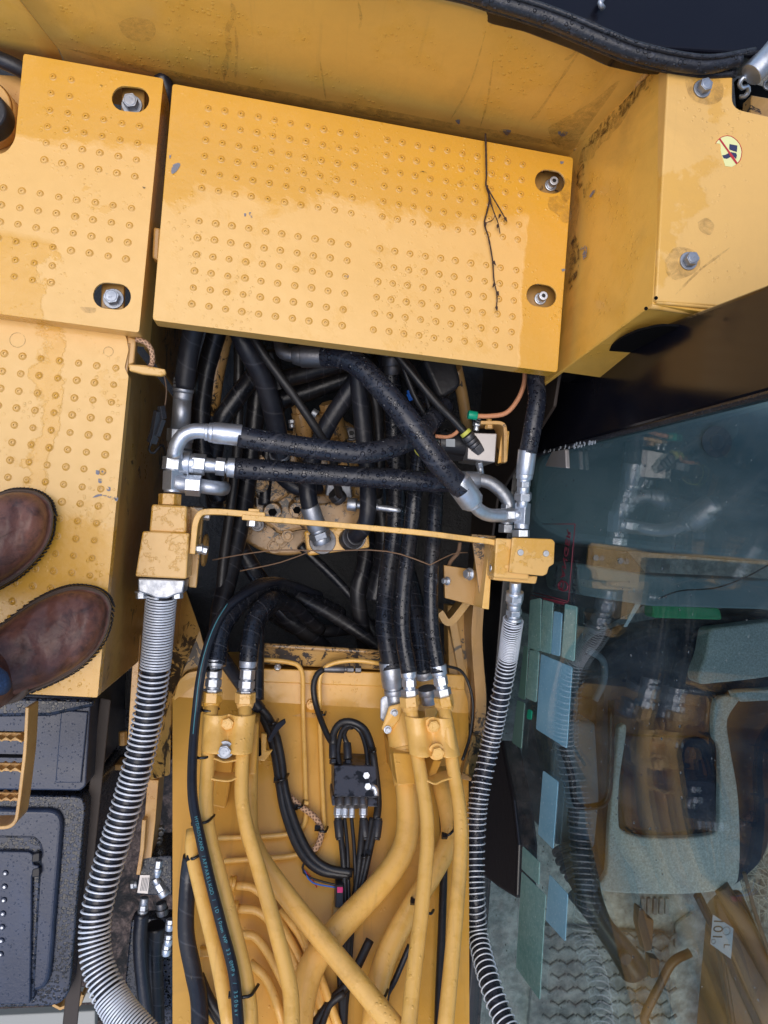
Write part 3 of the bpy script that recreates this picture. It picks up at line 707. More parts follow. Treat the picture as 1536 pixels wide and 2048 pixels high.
h5 = tube('hose', [(392, 640, -.10), (378, 700, -.13), (368, 775, -.15)], 20, M['hose'], E, n=20, label='black hose dropping beside the deck wall into a ribbed steel ferrule')
fitting('ferrule', (369, 757, -.15), (365, 800, -.155), [(0, .14, 20, 21, 24), (.16, .3, 21, 21, 24), (.32, .46, 21, 21, 24), (.48, .66, 21, 20, 24), (.66, 1, 19, 18, 24)], M['zinc_dull'], h5, b=.0015)
tube('pipe', [(365, 795, -.155), (361, 860, -.165)], 18, M['zinc_dull'], h5, 'pipe')
fitting('union_nut', (361, 858, -.165), (359, 895, -.17), [hexes(0, .7, 26), (.7, 1, 24, 24, 20)], M['zinc_dull'], h5)
# --- right cluster
ZR = -.08
rb = prism('valve_block', [(1025, 1075), (1104, 1078), (1110, 1084), (1108, 1128), (1098, 1134), (1094, 1148), (1086, 1152), (1018, 1145)], ZR, ZR-.006, M['paint_block'], E, .0015, 3, 'right yellow valve block beside the cab glass')
prism('block_body', [(992, 1076), (1060, 1080), (1058, 1160), (988, 1155)], ZR-.007, ZR-.08, M['paint_block'], rb, .004, 4)
prism('block_foot', [(988, 1148), (1076, 1152), (1072, 1168), (986, 1160)], ZR-.02, ZR-.07, M['paint_block'], rb, .004, 4)
for x, y in ((1041, 1105), (1092, 1107)):
    bm = bmesh.new(); c = P(x, y, ZR); frus(bm, c, c+Vector((0, 0, .0015)), rr(7, ZR), rr(6, ZR), 20); link('rivet', fin(bm, 'rv'), M['zinc_dull'], rb)
tr_ = fitting('tee_fitting', (1043, 1058, ZR-.02), (1046, 1005, ZR-.02), [(0, .2, 15, 15, 20), (.18, .98, 17, 17, 4), (.95, 1.05, 11, 11, 20)], M['zinc'], E, 'steel tee fitting above the right valve block')
fitting('hex_nut', (1042, 1074, ZR-.02), (1042, 1060, ZR-.02), [hexes(0, 1, 19)], M['zinc'], tr_)
fitting('side_nut', (1038, 1030, ZR-.02), (1002, 1031, ZR-.02), [(0, .3, 14, 14, 16), hexes(.3, 1, 15)], M['zinc'], tr_)
fitting('rear_nut', (1012, 1066, ZR-.05), (1016, 1010, ZR-.05), [hexes(0, .3, 17), (.3, .7, 13, 13, 20), hexes(.5, 1, 15)], M['zinc_dull'], tr_)
h3 = tube('hose', [(648, 712, -.075), (690, 716, -.05), (728, 740, -.035), (790, 808, -.02), (845, 880, -.015), (885, 935, -.02), (925, 978, -.035)], 24, M['hose_wet'], E, label='thick black hose running diagonally over the others, beaded with rain', n=28, wob=.06, step=.004)
fitting('ferrule', (912, 958, -.03), (948, 1010, -.05), [(0, .06, 24, 27, 24), (.06, .88, 27, 26, 16), (.88, .94, 25, 22, 24), (.94, 1.0, 20, 20, 24), (1, 1.06, 18, 16, 24)], M['zinc'], h3)
tube('elbow', [(944, 1004, -.05), (958, 1020, -.06), (978, 1030, -.075), (1008, 1031, -.09)], 14, M['zinc'], h3, n=20)
fitting('ferrule', (655, 712, -.075), (585, 711, -.085), [(0, .08, 25, 25, 24), (.08, .75, 24, 24, 20), (.75, 1, 22, 17, 24)], M['steel_dark'], h3)
tube('elbow', [(590, 711, -.085), (568, 706, -.09), (562, 690, -.1), (560, 660, -.11)], 14, M['steel_dark'], h3)
h4 = tube('hose', [(1078, 722, -.075), (1072, 760, -.065), (1074, 800, -.06), (1066, 850, -.062), (1056, 905, -.07)], 19, M['hose_wet'], E, label='upright black hose beside the cab dropping into the right tee', n=24, wob=.06)
fitting('ferrule', (1055, 900, -.07), (1048, 958, -.08), [(0, .82, 19, 18.5, 20), (.82, 1, 18, 17, 24)], M['zinc'], h4)
fitting('union_nut', (1048, 956, -.082), (1045, 1008, -.095), [(0, .12, 14, 14, 20), hexes(.1, .32, 15), (.32, .6, 13, 13, 24), (.55, .62, 18, 18, 6), hexes(.6, .84, 19), (.84, 1.1, 12, 12, 20)], M['zinc'], h4)
# --- sprung hoses
def coil(name, path, rf, wire, nturn_fn, mat, parent, seg=18, label=None):
    """helix: nturn_fn(t) = pitch in metres at fraction t"""
    fr = frames(path); L = [0]
    for i in range(1, len(path)): L.append(L[-1]+(path[i]-path[i-1]).length)
    tot = L[-1]
    def at(s):
        s = min(max(s, 0), tot*.99999); lo, hi = 0, len(L)-1
        while hi-lo > 1:
            m_ = (lo+hi)//2
            if L[m_] <= s: lo = m_
            else: hi = m_
        k = (s-L[lo])/(L[hi]-L[lo]); p = path[lo].lerp(path[hi], k); u = fr[lo][1].lerp(fr[hi][1], k); v = fr[lo][2].lerp(fr[hi][2], k); return p, u, v
    s = 0; ph = 0; pts = []
    while s < tot:
        p, u, v = at(s); r = rf(s/tot); pts.append(p+(u*math.cos(ph)+v*math.sin(ph))*r)
        ph += 2*math.pi/seg; s += nturn_fn(s/tot)/seg
    bm = bmesh.new(); sweep(bm, pts, wire, 6); return link(name, fin(bm, name), mat, parent, label)
sL = [(323, 1190, ZL-.035), (318, 1250, -.13), (311, 1330, -.14), (298, 1420, -.15), (278, 1520, -.155), (244, 1640, -.155), (208, 1760, -.15), (190, 1850, -.14), (196, 1930, -.12), (232, 2010, -.09), (290, 2080, -.06), (360, 2160, -.04)]
wL = [P(*p) for p in sL]; pL = cat_rom(wL, .005)
shl = link('hose', None or (lambda b: (sweep(b, pL, .0195, 24), fin(b, 'hose'))[1])(bmesh.new()), M['hose_plain'], E, 'left black hose wrapped in a dense steel spring')
def pitchL(t):
    if t < .15: return .0046
    if t < .50: return .0100+.0015*math.sin(t*60)
    if t < .66: return .0108
    if t < .80: return .0075
    return .0046
coil('coil_spring', pL, lambda t: .0232+(.0012 if t > .78 else 0), .00165, pitchL, M['coil'], shl, 20)
sR = [(1027, 1238, -.128), (1023, 1262, -.14), (1015, 1320, -.185), (1000, 1400, -.21), (978, 1500, -.22), (957, 1600, -.20), (950, 1700, -.18), (950, 1790, -.15), (956, 1870, -.135), (978, 1960, -.065), (1012, 2050, -.01), (1060, 2140, .05)]
wR = [P(*p) for p in sR]; pR = cat_rom(wR, .005)
shr = link('hose', (lambda b: (sweep(b, pR, .0145, 20), fin(b, 'hose'))[1])(bmesh.new()), M['hose_wet'], E, 'right black hose wrapped in a steel spring beside the cab')
coil('coil_spring', pR, lambda t: .0168, .00125, lambda t: .0044 if t < .115 else (.0100+.0022*math.sin(t*37) if t < .7 else .0105), M['coil'], shr, 20)
fitting('adapter', (1031, 1164, ZR-.03), (1026, 1252, -.133), [(0, .25, 12, 12, 20), (.22, .3, 18, 18, 20), hexes(.27, .42, 19), (.42, .5, 17, 15, 20), (.5, .62, 14, 14, 20), hexes(.62, .74, 17), (.74, .8, 14, 14, 20), (.8, 1, 18, 18, 24)], M['zinc'], shr)
# --- cross bar and side brackets
def flatbar(name, pts, w, zt, zb, mat, parent, label=None, rad=0):
    """bar standing on edge: polyline in px, thickness w px"""
    L2 = [Vector((*p, 0)) for p in pts]; L2 = fillet(L2, rad) if rad else L2
    bm = bmesh.new(); A = []
    for i, p in enumerate(L2):
        a = L2[max(i-1, 0)]; b = L2[min(i+1, len(L2)-1)]; d = (b-a).normalized(); nn = Vector((-d.y, d.x, 0))*w/2
        l, r = P(p.x+nn.x, p.y+nn.y, zt), P(p.x-nn.x, p.y-nn.y, zt)
        A.append([bm.verts.new(q_) for q_ in (l, r, r-Vector((0, 0, zt-zb)), l-Vector((0, 0, zt-zb)))])
    for i in range(len(A)-1):
        for k in range(4): bm.faces.new((A[i][k], A[i][(k+1) % 4], A[i+1][(k+1) % 4], A[i+1][k]))
    bm.faces.new(A[0]); bm.faces.new(A[-1][::-1])
    o = link(name, fin(bm, name), mat, parent, label); bev(o, .001, 2, 50); return o
bar = flatbar('cross_bar', [(384, 1108), (392, 1026), (425, 1022), (530, 1031)], 12, -.098, -.135, M['paint_pipe'], E, 'thin yellow bar joining the two valve blocks', 34)
flatbar('bar_length', [(484, 1034), (700, 1052), (850, 1066), (940, 1078), (1004, 1086), (1008, 1116), (1006, 1144)], 11, -.096, -.133, M['paint_pipe'], bar, None, 34)
prism('bar_tab', [(497, 1017), (519, 1018), (518, 1030), (496, 1029)], -.10, -.12, M['paint_pipe'], bar, .001)
fitting('bar_bolt', (505, 1040, -.115), (504, 1053, -.115), [hexes(0, 1, 11)], M['zinc'], bar)
for a, b in (((390, 1097, -.12), (405, 1098, -.12)), ((400, 1098, -.13), (415, 1102, -.13))): fitting('bar_bolt', a, b, [(0, .2, 12, 12, 18), hexes(.2, 1, 9)], M['zinc'], bar)
br = loft('side_bracket', [(374, 1012, -.15), (408, 1014, -.15), (393, 1176, -.15), (377, 1174, -.15)], [(380, 1012, -.24), (410, 1014, -.24), (395, 1170, -.24), (382, 1170, -.24)], M['paint_rust'], E, .002)
fitting('bracket_bolt', (407, 1030, -.16), (420, 1032, -.16), [hexes(0, 1, 10)], M['zinc'], br)
bm = bmesh.new(); c = P(412, 1100, -.3); pth = [c+Vector((0, .026*math.cos(t), .02+.026*math.sin(t))) for t in [i*2*math.pi/24 for i in range(25)]]; sweep(bm, pth, .004, 8, False); link('ring', fin(bm, 'ring'), M['paint_rust'], E)
brr = prism('side_bracket', [(943, 1068), (992, 1072), (975, 1216), (966, 1218), (962, 1205)], -.155, -.162, M['paint_oily2'], E, .001, 0, 'greasy yellow bracket plate left of the right valve block')
prism('bracket_flange', [(979, 1086), (986, 1087), (978, 1219), (964, 1217)], -.13, -.22, M['paint_pipe'], brr, .001)
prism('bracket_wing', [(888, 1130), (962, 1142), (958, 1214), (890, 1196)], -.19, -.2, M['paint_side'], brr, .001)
for x, y, r_ in ((938, 1148, 12), (893, 1162, 8)): fitting('bracket_bolt', (x+3, y, -.165), (x-7, y, -.16), [(0, .3, r_+1, r_+1, 18), hexes(.3, 1, r_*.8)], M['zinc'], brr)
fitting('bracket_bolt', (1002, 1137, -.11), (980, 1136, -.11), [(0, .25, 11, 11, 18), hexes(.25, .6, 9), hexes(.65, 1, 8)], M['zinc'], bar)
fitting('bracket_bolt', (962, 1088, -.12), (962, 1074, -.12), [hexes(0, 1, 9)], M['zinc'], bar)
# --- hoses deeper in the bay : (points, radius px, material, z handled in points)
def HS(pts, r, m='hose', label=None, name='hose', n=18, wob=.03): return tube(name, pts, r, M[m], E, label=label, n=n, wob=wob)
h6 = HS([(470, 640, -.14), (490, 690, -.14), (527, 760, -.17), (550, 840, -.21), (560, 905, -.24), (562, 925, -.26)], 20)
fitting('hose_end', (559, 906, -.24), (563, 924, -.26), [(0, .3, 21, 21, 24), (.3, .5, 17, 17, 24), (.5, .7, 20, 20, 24), (.7, 1, 17, 17, 24)], M['zinc_dull'], h6)
HS([(500, 660, -.11), (530, 712, -.11), (590, 795, -.12), (640, 870, -.14), (665, 915, -.17), (672, 960, -.2), (680, 990, -.24)], 8.5, 'loom', 'thin black hose slanting across the upper bay')
h8 = HS([(735, 720, -.18), (700, 780, -.2), (655, 850, -.22), (622, 930, -.24), (616, 990, -.24), (632, 1050, -.25)], 18)
fitting('ferrule', (619, 1012, -.24), (645, 1085, -.26), [(0, .62, 19, 19, 20), (.62, .7, 17, 17, 20), hexes(.7, .85, 22), (.85, 1, 19, 19, 20)], M['zinc_dull'], h8)
h9 = HS([(712, 715, -.16), (718, 780, -.18), (726, 860, -.2), (735, 950, -.21), (735, 1030, -.21), (722, 1062, -.23), (705, 1074, -.26)], 17)
fitting('hose_end', (712, 1072, -.25), (698, 1080, -.28), [(0, .4, 19, 19, 24), (.4, 1, 23, 23, 24)], M['steel_dark'], h9)
HS([(722, 720, -.2), (748, 790, -.2), (757, 860, -.22), (758, 960, -.24), (756, 990, -.3)], 9, 'loom')
HS([(513, 690, -.28), (515, 780, -.3), (505, 880, -.32), (492, 980, -.33), (478, 1060, -.32), (460, 1140, -.3), (442, 1220, -.27), (437, 1300, -.25)], 19, 'hose_deep', 'long wrapped black hose running down the left of the bay')
HS([(478, 690, -.25), (477, 790, -.26), (474, 900, -.27), (462, 1010, -.28), (448, 1110, -.28), (440, 1200, -.28)], 10, 'loom')
HS([(436, 655, -.22), (414, 740, -.25), (402, 830, -.26), (408, 920, -.27), (440, 1000, -.3)], 19, 'hose_deep')
HS([(516, 740, -.24), (470, 800, -.24), (440, 850, -.25), (425, 930, -.3), (430, 1010, -.36)], 18, 'hose_deep')
HS([(540, 700, -.3), (560, 790, -.33), (536, 900, -.35), (530, 1010, -.36)], 14, 'hose_deep')
HS([(560, 760, -.26), (630, 742, -.24), (690, 724, -.22), (740, 700, -.2)], 18, 'hose_deep')
HS([(560, 800, -.32), (650, 770, -.32), (730, 740, -.3), (790, 700, -.3)], 20, 'hose_deep')
HS([(770, 690, -.2), (782, 760, -.22), (788, 860, -.25), (792, 960, -.26), (790, 1060, -.26), (776, 1170, -.25), (772, 1250, -.23), (785, 1340, -.21)], 21, 'tape')
fitting('ferrule', (783, 712, -.2), (785, 748, -.21), [(0, .5, 23, 23, 24), (.5, 1, 21, 20, 24)], M['steel_dark'], E)
h14 = HS([(845, 780, -.2), (840, 860, -.19), (833, 950, -.18), (822, 1060, -.18), (808, 1170, -.17), (805, 1260, -.165), (818, 1345, -.155)], 16, 'tape', 'black wrapped hose passing under the cross bar to the inner right pipe', wob=.08)
h15 = HS([(880, 860, -.2), (874, 960, -.19), (868, 1060, -.18), (862, 1160, -.17), (864, 1260, -.165), (877, 1345, -.155)], 15, 'tape', 'black wrapped hose passing under the cross bar to the outer right pipe', wob=.08)
HS([(800, 1100, -.3), (822, 1180, -.28), (838, 1260, -.25), (850, 1350, -.22)], 20, 'tape')
HS([(750, 900, -.34), (760, 1000, -.36), (770, 1100, -.37), (750, 1200, -.38)], 20, 'hose_deep')
HS([(540, 1165, -.33), (600, 1195, -.36), (680, 1240, -.38), (780, 1310, -.4), (840, 1360, -.5)], 12, 'hose_deep')
HS([(470, 1080, -.34), (520, 1160, -.36), (570, 1230, -.38), (640, 1290, -.42), (680, 1340, -.5)], 17, 'hose_deep')
HS([(600, 1090, -.4), (700, 1190, -.42), (760, 1290, -.44)], 9, 'hose_deep')
HS([(500, 1200, -.5), (560, 1240, -.44), (600, 1260, -.42), (660, 1262, -.43), (760, 1250, -.5)], 12, 'hose_deep')
HS([(740, 1000, -.42), (730, 1120, -.4), (716, 1190, -.4), (730, 1290, -.44), (740, 1340, -.5)], 16, 'hose_deep')
# bundle coming up to left clamp
hb1 = HS([(680, 1230, -.45), (600, 1190, -.38), (550, 1172, -.30), (510, 1182, -.25), (468, 1218, -.21), (441, 1262, -.18), (431, 1330, -.16)], 19, 'tape', wob=.06)
hb2 = HS([(640, 1290, -.48), (590, 1230, -.38), (560, 1200, -.29), (535, 1205, -.22), (510, 1240, -.19), (500, 1290, -.17), (496, 1340, -.16)], 17, 'tape', wob=.06)
HS([(640, 1260, -.4), (570, 1205, -.3), (520, 1240, -.23), (514, 1300, -.22), (513, 1400, -.2)], 14, 'hose_deep')
# fittings on the pair at the left clamp
for hh, (x0, y0), (x1, y1) in ((hb1, (431, 1318), (424, 1395)), (hb2, (497, 1322), (491, 1398))):
    fitting('ferrule', (x0, y0, -.16), (x1, y1, -.155), [(0, .18, 18, 17, 20), (.16, .24, 15, 15, 20), hexes(.22, .48, 15), (.48, .55, 13, 13, 20), hexes(.52, .72, 16), (.7, .8, 14, 14, 20), hexes(.78, 1.02, 18)], M['zinc_dull'], hh)
for hh, (x0, y0), (x1, y1) in ((h14, (817, 1338), (820, 1395)), (h15, (876, 1330), (887, 1395))):
    fitting('ferrule', (x0, y0, -.157), (x1, y1, -.155), [(0, .3, 17, 16, 16), (.3, .38, 13, 13, 20), hexes(.36, .62, 15), (.6, .76, 12, 13, 20), hexes(.72, 1.0, 18)], M['zinc'], hh)
f16 = fitting('hose_ferrule', (780, 1322, -.215), (790, 1400, -.22), [(0, .65, 23, 22, 20), (.65, .75, 17, 17, 20), (.72, .85, 20, 20, 20), (.85, 1.1, 17, 17, 20)], M['zinc_dull'], E)
fitting('hose_ferrule', (848, 1340, -.22), (858, 1400, -.23), [(0, .2, 23, 22, 20), (.2, .25, 20, 20, 20), (.6, .8, 19, 20, 20), (.8, 1.1, 16, 16, 20)], M['zinc_dull'], E)
loft('split_flange', [(760, 1396, -.215), (782, 1384, -.215), (800, 1400, -.215), (776, 1448, -.215), (760, 1440, -.215)], [(765, 1400, -.25), (785, 1390, -.25), (800, 1404, -.25), (776, 1446, -.25), (763, 1440, -.25)], M['zinc_dull'], E, .004)
# --- swing motor / pump (oily yellow castings) under the hoses
sm_ = empty('x', (0, 0, 0), None, None); bpy.data.objects.remove(sm_)
bm = bmesh.new(); c = P(572, 985, -.42); frus(bm, c-Vector((0, 0, .12)), c, .132, .128, 56); swing = link('swing_motor', fin(bm, 'sm'), M['paint_oily2'], E, 'oil stained yellow swing motor deep in the bay'); bev(swing, .006, 3)
bm = bmesh.new(); frus(bm, c, c+Vector((0, 0, .035)), .07, .062, 40); o = link('motor_cover', fin(bm, 'mc'), M['paint_oily'], swing); bev(o, .006, 3)
for k in range(10):
    a = k*2*math.pi/10+.2; q_ = c+Vector((math.cos(a)*.112, math.sin(a)*.112, .0)); bm = bmesh.new(); frus(bm, q_, q_+Vector((0, 0, .004)), .015, .015, 20); frus(bm, q_+Vector((0, 0, .004)), q_+Vector((0, 0, .014)), .011, .011, 6)
    o = link('motor_bolt', fin(bm, 'mb'), M['paint_oily2'], swing); bev(o, .001)
for x, y, r_, z in ((545, 1022, 17, -.34), (594, 1018, 15, -.33)):
    fitting('plug', (x, y-4, z-.05), (x, y+2, z), [(0, 1, r_+4, r_, 24)], M['paint_oily2'], swing); bm = bmesh.new(); cc_ = P(x, y+2, z); frus(bm, cc_, cc_+Vector((0, 0, .001)), rr(r_*.55, z), rr(r_*.5, z), 6); link('plug_socket', fin(bm, 'ps'), M['void'], swing)
pump = prism('pump_body', [(590, 835), (610, 822), (690, 838), (722, 860), (716, 940), (640, 990), (575, 930)], -.36, -.46, M['paint_oily2'], E, .008, 12, 'oil spotted yellow pump casting behind the hoses', 4)
for x0, y0, x1, y1, r_ in ((596, 812, 612, 880, 17), (655, 806, 676, 880, 22), (606, 880, 618, 935, 21), (664, 880, 690, 935, 20)):
    fitting('port_boss', (x0, y0, -.30), (x1, y1, -.33), [(0, .18, r_*.8, r_*.8, 6), (.18, 1, r_, r_*1.05, 24)], M['paint_oily2'], pump)
fitting('adapter', (583, 840, -.3), (584, 856, -.3), [hexes(0, .45, 7), (.5, 1, 6, 6, 12)], M['zinc'], pump)
fitting('adapter', (624, 824, -.28), (634, 830, -.28), [(0, 1, 9, 9, 20)], M['zinc_dull'], pump)
for x, y in ((702, 868), (636, 948), (668, 962)): bolt(x, y, -.345, 14, pump, mat=M['steel_dark'], socket=True)
prism('casting_rib', [(690, 850), (745, 870), (748, 935), (700, 940)], -.37, -.44, M['paint_oily2'], pump, .006, 8)
prism('casting_rib', [(508, 905), (560, 880), (590, 930), (560, 1000), (510, 985)], -.38, -.44, M['paint_oily'], swing, .008, 10)
prism('casting_plate', [(500, 935), (530, 890), (590, 876), (735, 868), (750, 1000), (740, 1052), (600, 1060), (560, 1070), (508, 1030)], -.372, -.42, M['paint_oily2'], swing, .007, 10)
for k_, (x_, y_) in enumerate(((560, 900), (730, 885), (738, 960), (690, 1045), (575, 1072), (515, 1050), (512, 915), (640, 890), (610, 1000), (660, 1015))): bolt(x_, y_, -.371, 11+k_ % 3, swing, mat=M[('paint_oily2', 'steel_dark')[k_ % 2]], h=.009)
prism('casting_rib', [(500, 945), (520, 925), (575, 935), (585, 985), (545, 1010), (505, 990)], -.35, -.42, M['paint_oily2'], swing, .006, 12)
prism('casting_rib', [(585, 990), (690, 985), (735, 1000), (738, 1045), (600, 1055)], -.33, -.42, M['paint_oily2'], swing, .006, 10)
prism('casting_rib', [(700, 880), (745, 890), (750, 990), (705, 1000)], -.37, -.42, M['paint_oily'], swing, .006, 10)
for x, y, r_, z in ((522, 925, 15, -.345), (521, 968, 17, -.345), (508, 1002, 11, -.40), (706, 1020, 10, -.325), (665, 1035, 9, -.325), (725, 905, 12, -.365), (560, 1080, 16, -.415), (520, 1050, 14, -.415)):
    bolt(x, y, z, r_, swing, mat=M['paint_oily2'], h=.012)
blk = prism('manifold_block', [(608, 1062), (735, 1048), (740, 1095), (616, 1112)], -.28, -.34, M['paint_block'], E, .004, 6, 'pale yellow manifold block below the cross bar')
prism('manifold_rib', [(600, 1010), (720, 1000), (738, 1048), (610, 1060)], -.31, -.36, M['paint_oily2'], blk, .005, 8)
for x, y, r_ in ((645, 1082, 27), (708, 1076, 24)):
    bm = bmesh.new(); c = P(x, y, -.28); frus(bm, c, c+Vector((0, 0, .006)), rr(r_, -.28), rr(r_*.95, -.28), 32); link('port_ring', fin(bm, 'pr'), M['steel_dark'], blk)
fitting('adapter', (695, 1008, -.26), (756, 1014, -.25), [(0, .3, 13, 14, 20), (.3, .55, 8, 8, 16), hexes(.62, .8, 13), (.8, 1, 9, 8, 16)], M['zinc'], E)
tube('steel_elbow', [(750, 1014, -.25), (780, 1018, -.25), (800, 1022, -.25), (803, 1030, -.29)], 7, M['zinc'], E)
fitting('adapter', (668, 985, -.26), (682, 1000, -.27), [hexes(0, .5, 16), (.5, 1, 17, 15, 20)], M['steel_dark'], E)
HS([(555, 945, -.3), (580, 968, -.29), (610, 980, -.29), (640, 972, -.3)], 15, 'hose_plain', n=14)
prism('oily_bracket', [(655, 955), (700, 960), (706, 1000), (650, 992)], -.33, -.36, M['zinc_dull'], E, .003)
# wall castings
HS([(440, 640, -.3), (430, 720, -.32), (424, 800, -.34)], 17, 'loom')
tube('yellow_pipe', [(452, 650, -.24), (430, 740, -.26), (418, 830, -.28)], 19, M['paint_oily2'], E, 'pipe', label='oil spotted yellow pipe in the upper left of the bay')
wall3('bay_wall', [(.43, -.10, -.45), (.43, .12, -.40), (.43, .26, -.10), (.43, .45, -.05), (.43, .45, -.62), (.43, -.10, -.62)], (.006, 0, 0), M['brown_dark'])
wall3('bay_wall', [(-.22, .46, -.05), (.40, .46, -.05), (.40, .46, -.62), (-.22, .46, -.62)], (0, .006, 0), M['paint_oily'])
tube('yellow_rail', [(912, 735, -.2), (925, 790, -.25), (935, 860, -.3)], 12, M['paint_oily2'], E, 'pipe')
prism('canister', [(842, 715), (905, 700), (925, 770), (880, 800)], -.16, -.3, M['plastic'], E, .01, 16, 'black canister under the front edge of the central plate', 4)
# --- solenoid valve on silver block
sv = prism('solenoid_block', [(938, 865), (994, 867), (990, 925), (935, 918)], -.12, -.19, M['plate_metal'], E, .0015, 0, 'silver solenoid block with a black coil in the bay near the cab')
fitting('coil', (936, 890, -.15), (870, 886, -.15), [(0, .1, 27, 27, 20), (.1, .9, 24, 24, 28), (.9, 1, 20, 18, 20)], M['plastic'], sv)
fitting('coil', (930, 908, -.155), (892, 910, -.155), [(0, 1, 14, 14, 4)], M['plastic'], sv)
zplane([(892, 878), (910, 878), (910, 894), (892, 893)], -.1275, M['grey_print'], 'coil_label', sv)
bm = bmesh.new(); c = P(852, 893, -.15); pth = [c+Vector((.02*math.cos(t), .02*math.sin(t), .003*math.sin(3*t))) for t in [i*2*math.pi/24 for i in range(25)]]; sweep(bm, pth, .0012, 8, False); link('ring', fin(bm, 'ring'), M['seal_yellow'], sv)
th_ = HS([(778, 690, -.1), (815, 735, -.1), (868, 800, -.105), (905, 838, -.11), (936, 872, -.115)], 8.5, 'loom', 'thin black hose ending in a threaded nut on the silver solenoid block')
fitting('hose_end', (929, 864, -.115), (960, 905, -.125), [(0, .14, 9, 10, 18), (.14, .34, 14, 14, 18), (.36, .5, 14, 14, 18), (.52, .66, 14, 14, 18), (.68, 1, 15, 13, 6)], M['steel_dark'], th_)
fitting('yellow_ring', (929, 863, -.113), (934, 869, -.113), [(0, 1, 12, 12, 18)], M['seal_yellow'], th_)
HS([(800, 715, -.12), (828, 790, -.13), (850, 830, -.14), (870, 880, -.16)], 6, 'loom'); HS([(745, 700, -.1), (800, 712, -.1), (840, 760, -.12), (860, 820, -.14)], 5, 'loom')
pb = flatbar('solenoid_bracket', [(962, 845), (1008, 845), (1012, 862), (1011, 925)], 7, -.11, -.16, M['paint_rust'], sv, None, 16)
prism('bracket_flange', [(1004, 862), (1019, 862), (1015, 922), (996, 927)], -.125, -.13, M['paint_block'], sv, .001)
fitting('adapter', (955, 838, -.13), (952, 862, -.13), [hexes(0, .6, 9), (.6, 1, 6, 6, 16)], M['zinc'], sv)
fitting('adapter', (978, 838, -.12), (978, 858, -.12), [(0, .4, 6, 6, 16), hexes(.5, 1, 9)], M['paint_rust'], sv)
fitting('adapter', (958, 924, -.14), (962, 950, -.15), [hexes(0, .4, 8), (.4, 1, 7, 7, 16)], M['zinc'], sv)
ow_ = tube('wire', [(952, 832, -.11), (980, 832, -.105), (1012, 826, -.1), (1035, 800, -.095), (1048, 768, -.09), (1050, 740, -.09)], 5, M['orange_sleeve'], E, label='salmon sleeved wire curling beside the upright hose')
fitting('plug', (936, 829, -.11), (954, 832, -.11), [(0, 1, 9, 9, 12)], M['green'], ow_)
tube('wire', [(948, 840, -.12), (962, 845, -.12), (972, 848, -.12)], 4, M['plastic'], ow_)
tube('wire', [(870, 872, -.13), (895, 874, -.13), (912, 866, -.12), (922, 852, -.12)], 4, M['orange_sleeve'], E)
fitting('plug', (818, 780, -.16), (826, 800, -.16), [(0, .3, 6, 6, 8), (.3, 1, 9, 8, 6)], M['blue'], E)
# dusty wires, twigs in the bay
tube('wire', [(920, 1085, -.2), (916, 1105, -.2), (900, 1125, -.21), (896, 1150, -.2)], 4, M['twig_pale'], E)
tw1 = tube('twig', [(425, 1120, -.24), (490, 1108, -.22), (560, 1100, -.2), (650, 1102, -.19), (740, 1100, -.18), (800, 1108, -.16), (860, 1130, -.15)], 1.4, M['twig_pale'], None, label=None, n=6, step=.02)
tag(tw1, 'long pale bare twig lying across the hoses just below the cross bar', 'twig')
tw2 = tube('twig', [(480, 1142, -.25), (560, 1125, -.24), (620, 1103, -.22)], 1.3, M['twig_pale'], None, n=6, step=.02); tag(tw2, 'short pale twig below the yellow pump flange', 'twig')
tw3 = tube('twig', [(860, 1130, -.15), (905, 1108, -.18), (935, 1105, -.19)], 1.2, M['twig_pale'], None, n=6, step=.02); tag(tw3, 'short pale twig beside the right bracket plate', 'twig')
# big twig on the central plate
bm = bmesh.new(); tz = .046
def br_(pts, r0, r1): sweep(bm, cat_rom([P(x, y, z) for x, y, z in pts], .004), lambda t, l: rr(r0+(r1-r0)*t, tz)*(1+.35*noise.noise(Vector((l*300, 3, 1)))), 7)
br_([(971, 268, .045), (972, 300, .05), (973, 350, .048), (972, 370, .048), (979, 395, .046), (975, 420, .046), (969, 447, .046), (977, 475, .047), (985, 520, .046), (988, 560, .046), (994, 590, .046), (993, 616, .044)], 2.2, 1.3)
br_([(973, 372, .048), (984, 392, .052), (996, 412, .05), (1011, 438, .046)], 1.6, 1.2); br_([(978, 395, .047), (988, 425, .05), (996, 446, .048), (1000, 467, .046)], 1.5, 1)
br_([(969, 447, .046), (985, 440, .05), (990, 430, .05)], 1, .6)
for x, y in ((971, 446), (987, 523), (989, 568), (995, 584), (993, 614), (1010, 436), (996, 450), (974, 372), (979, 396), (1000, 430)):
    p = P(x, y, .048); frus(bm, p, p+Vector((random.uniform(-.004, .004), -.006, .002)), .0022, .0005, 6)
tw4 = link('twig', fin(bm, 'twig'), M['twig']); tag(tw4, 'dark branching twig with buds lying on the central dimpled plate', 'twig')
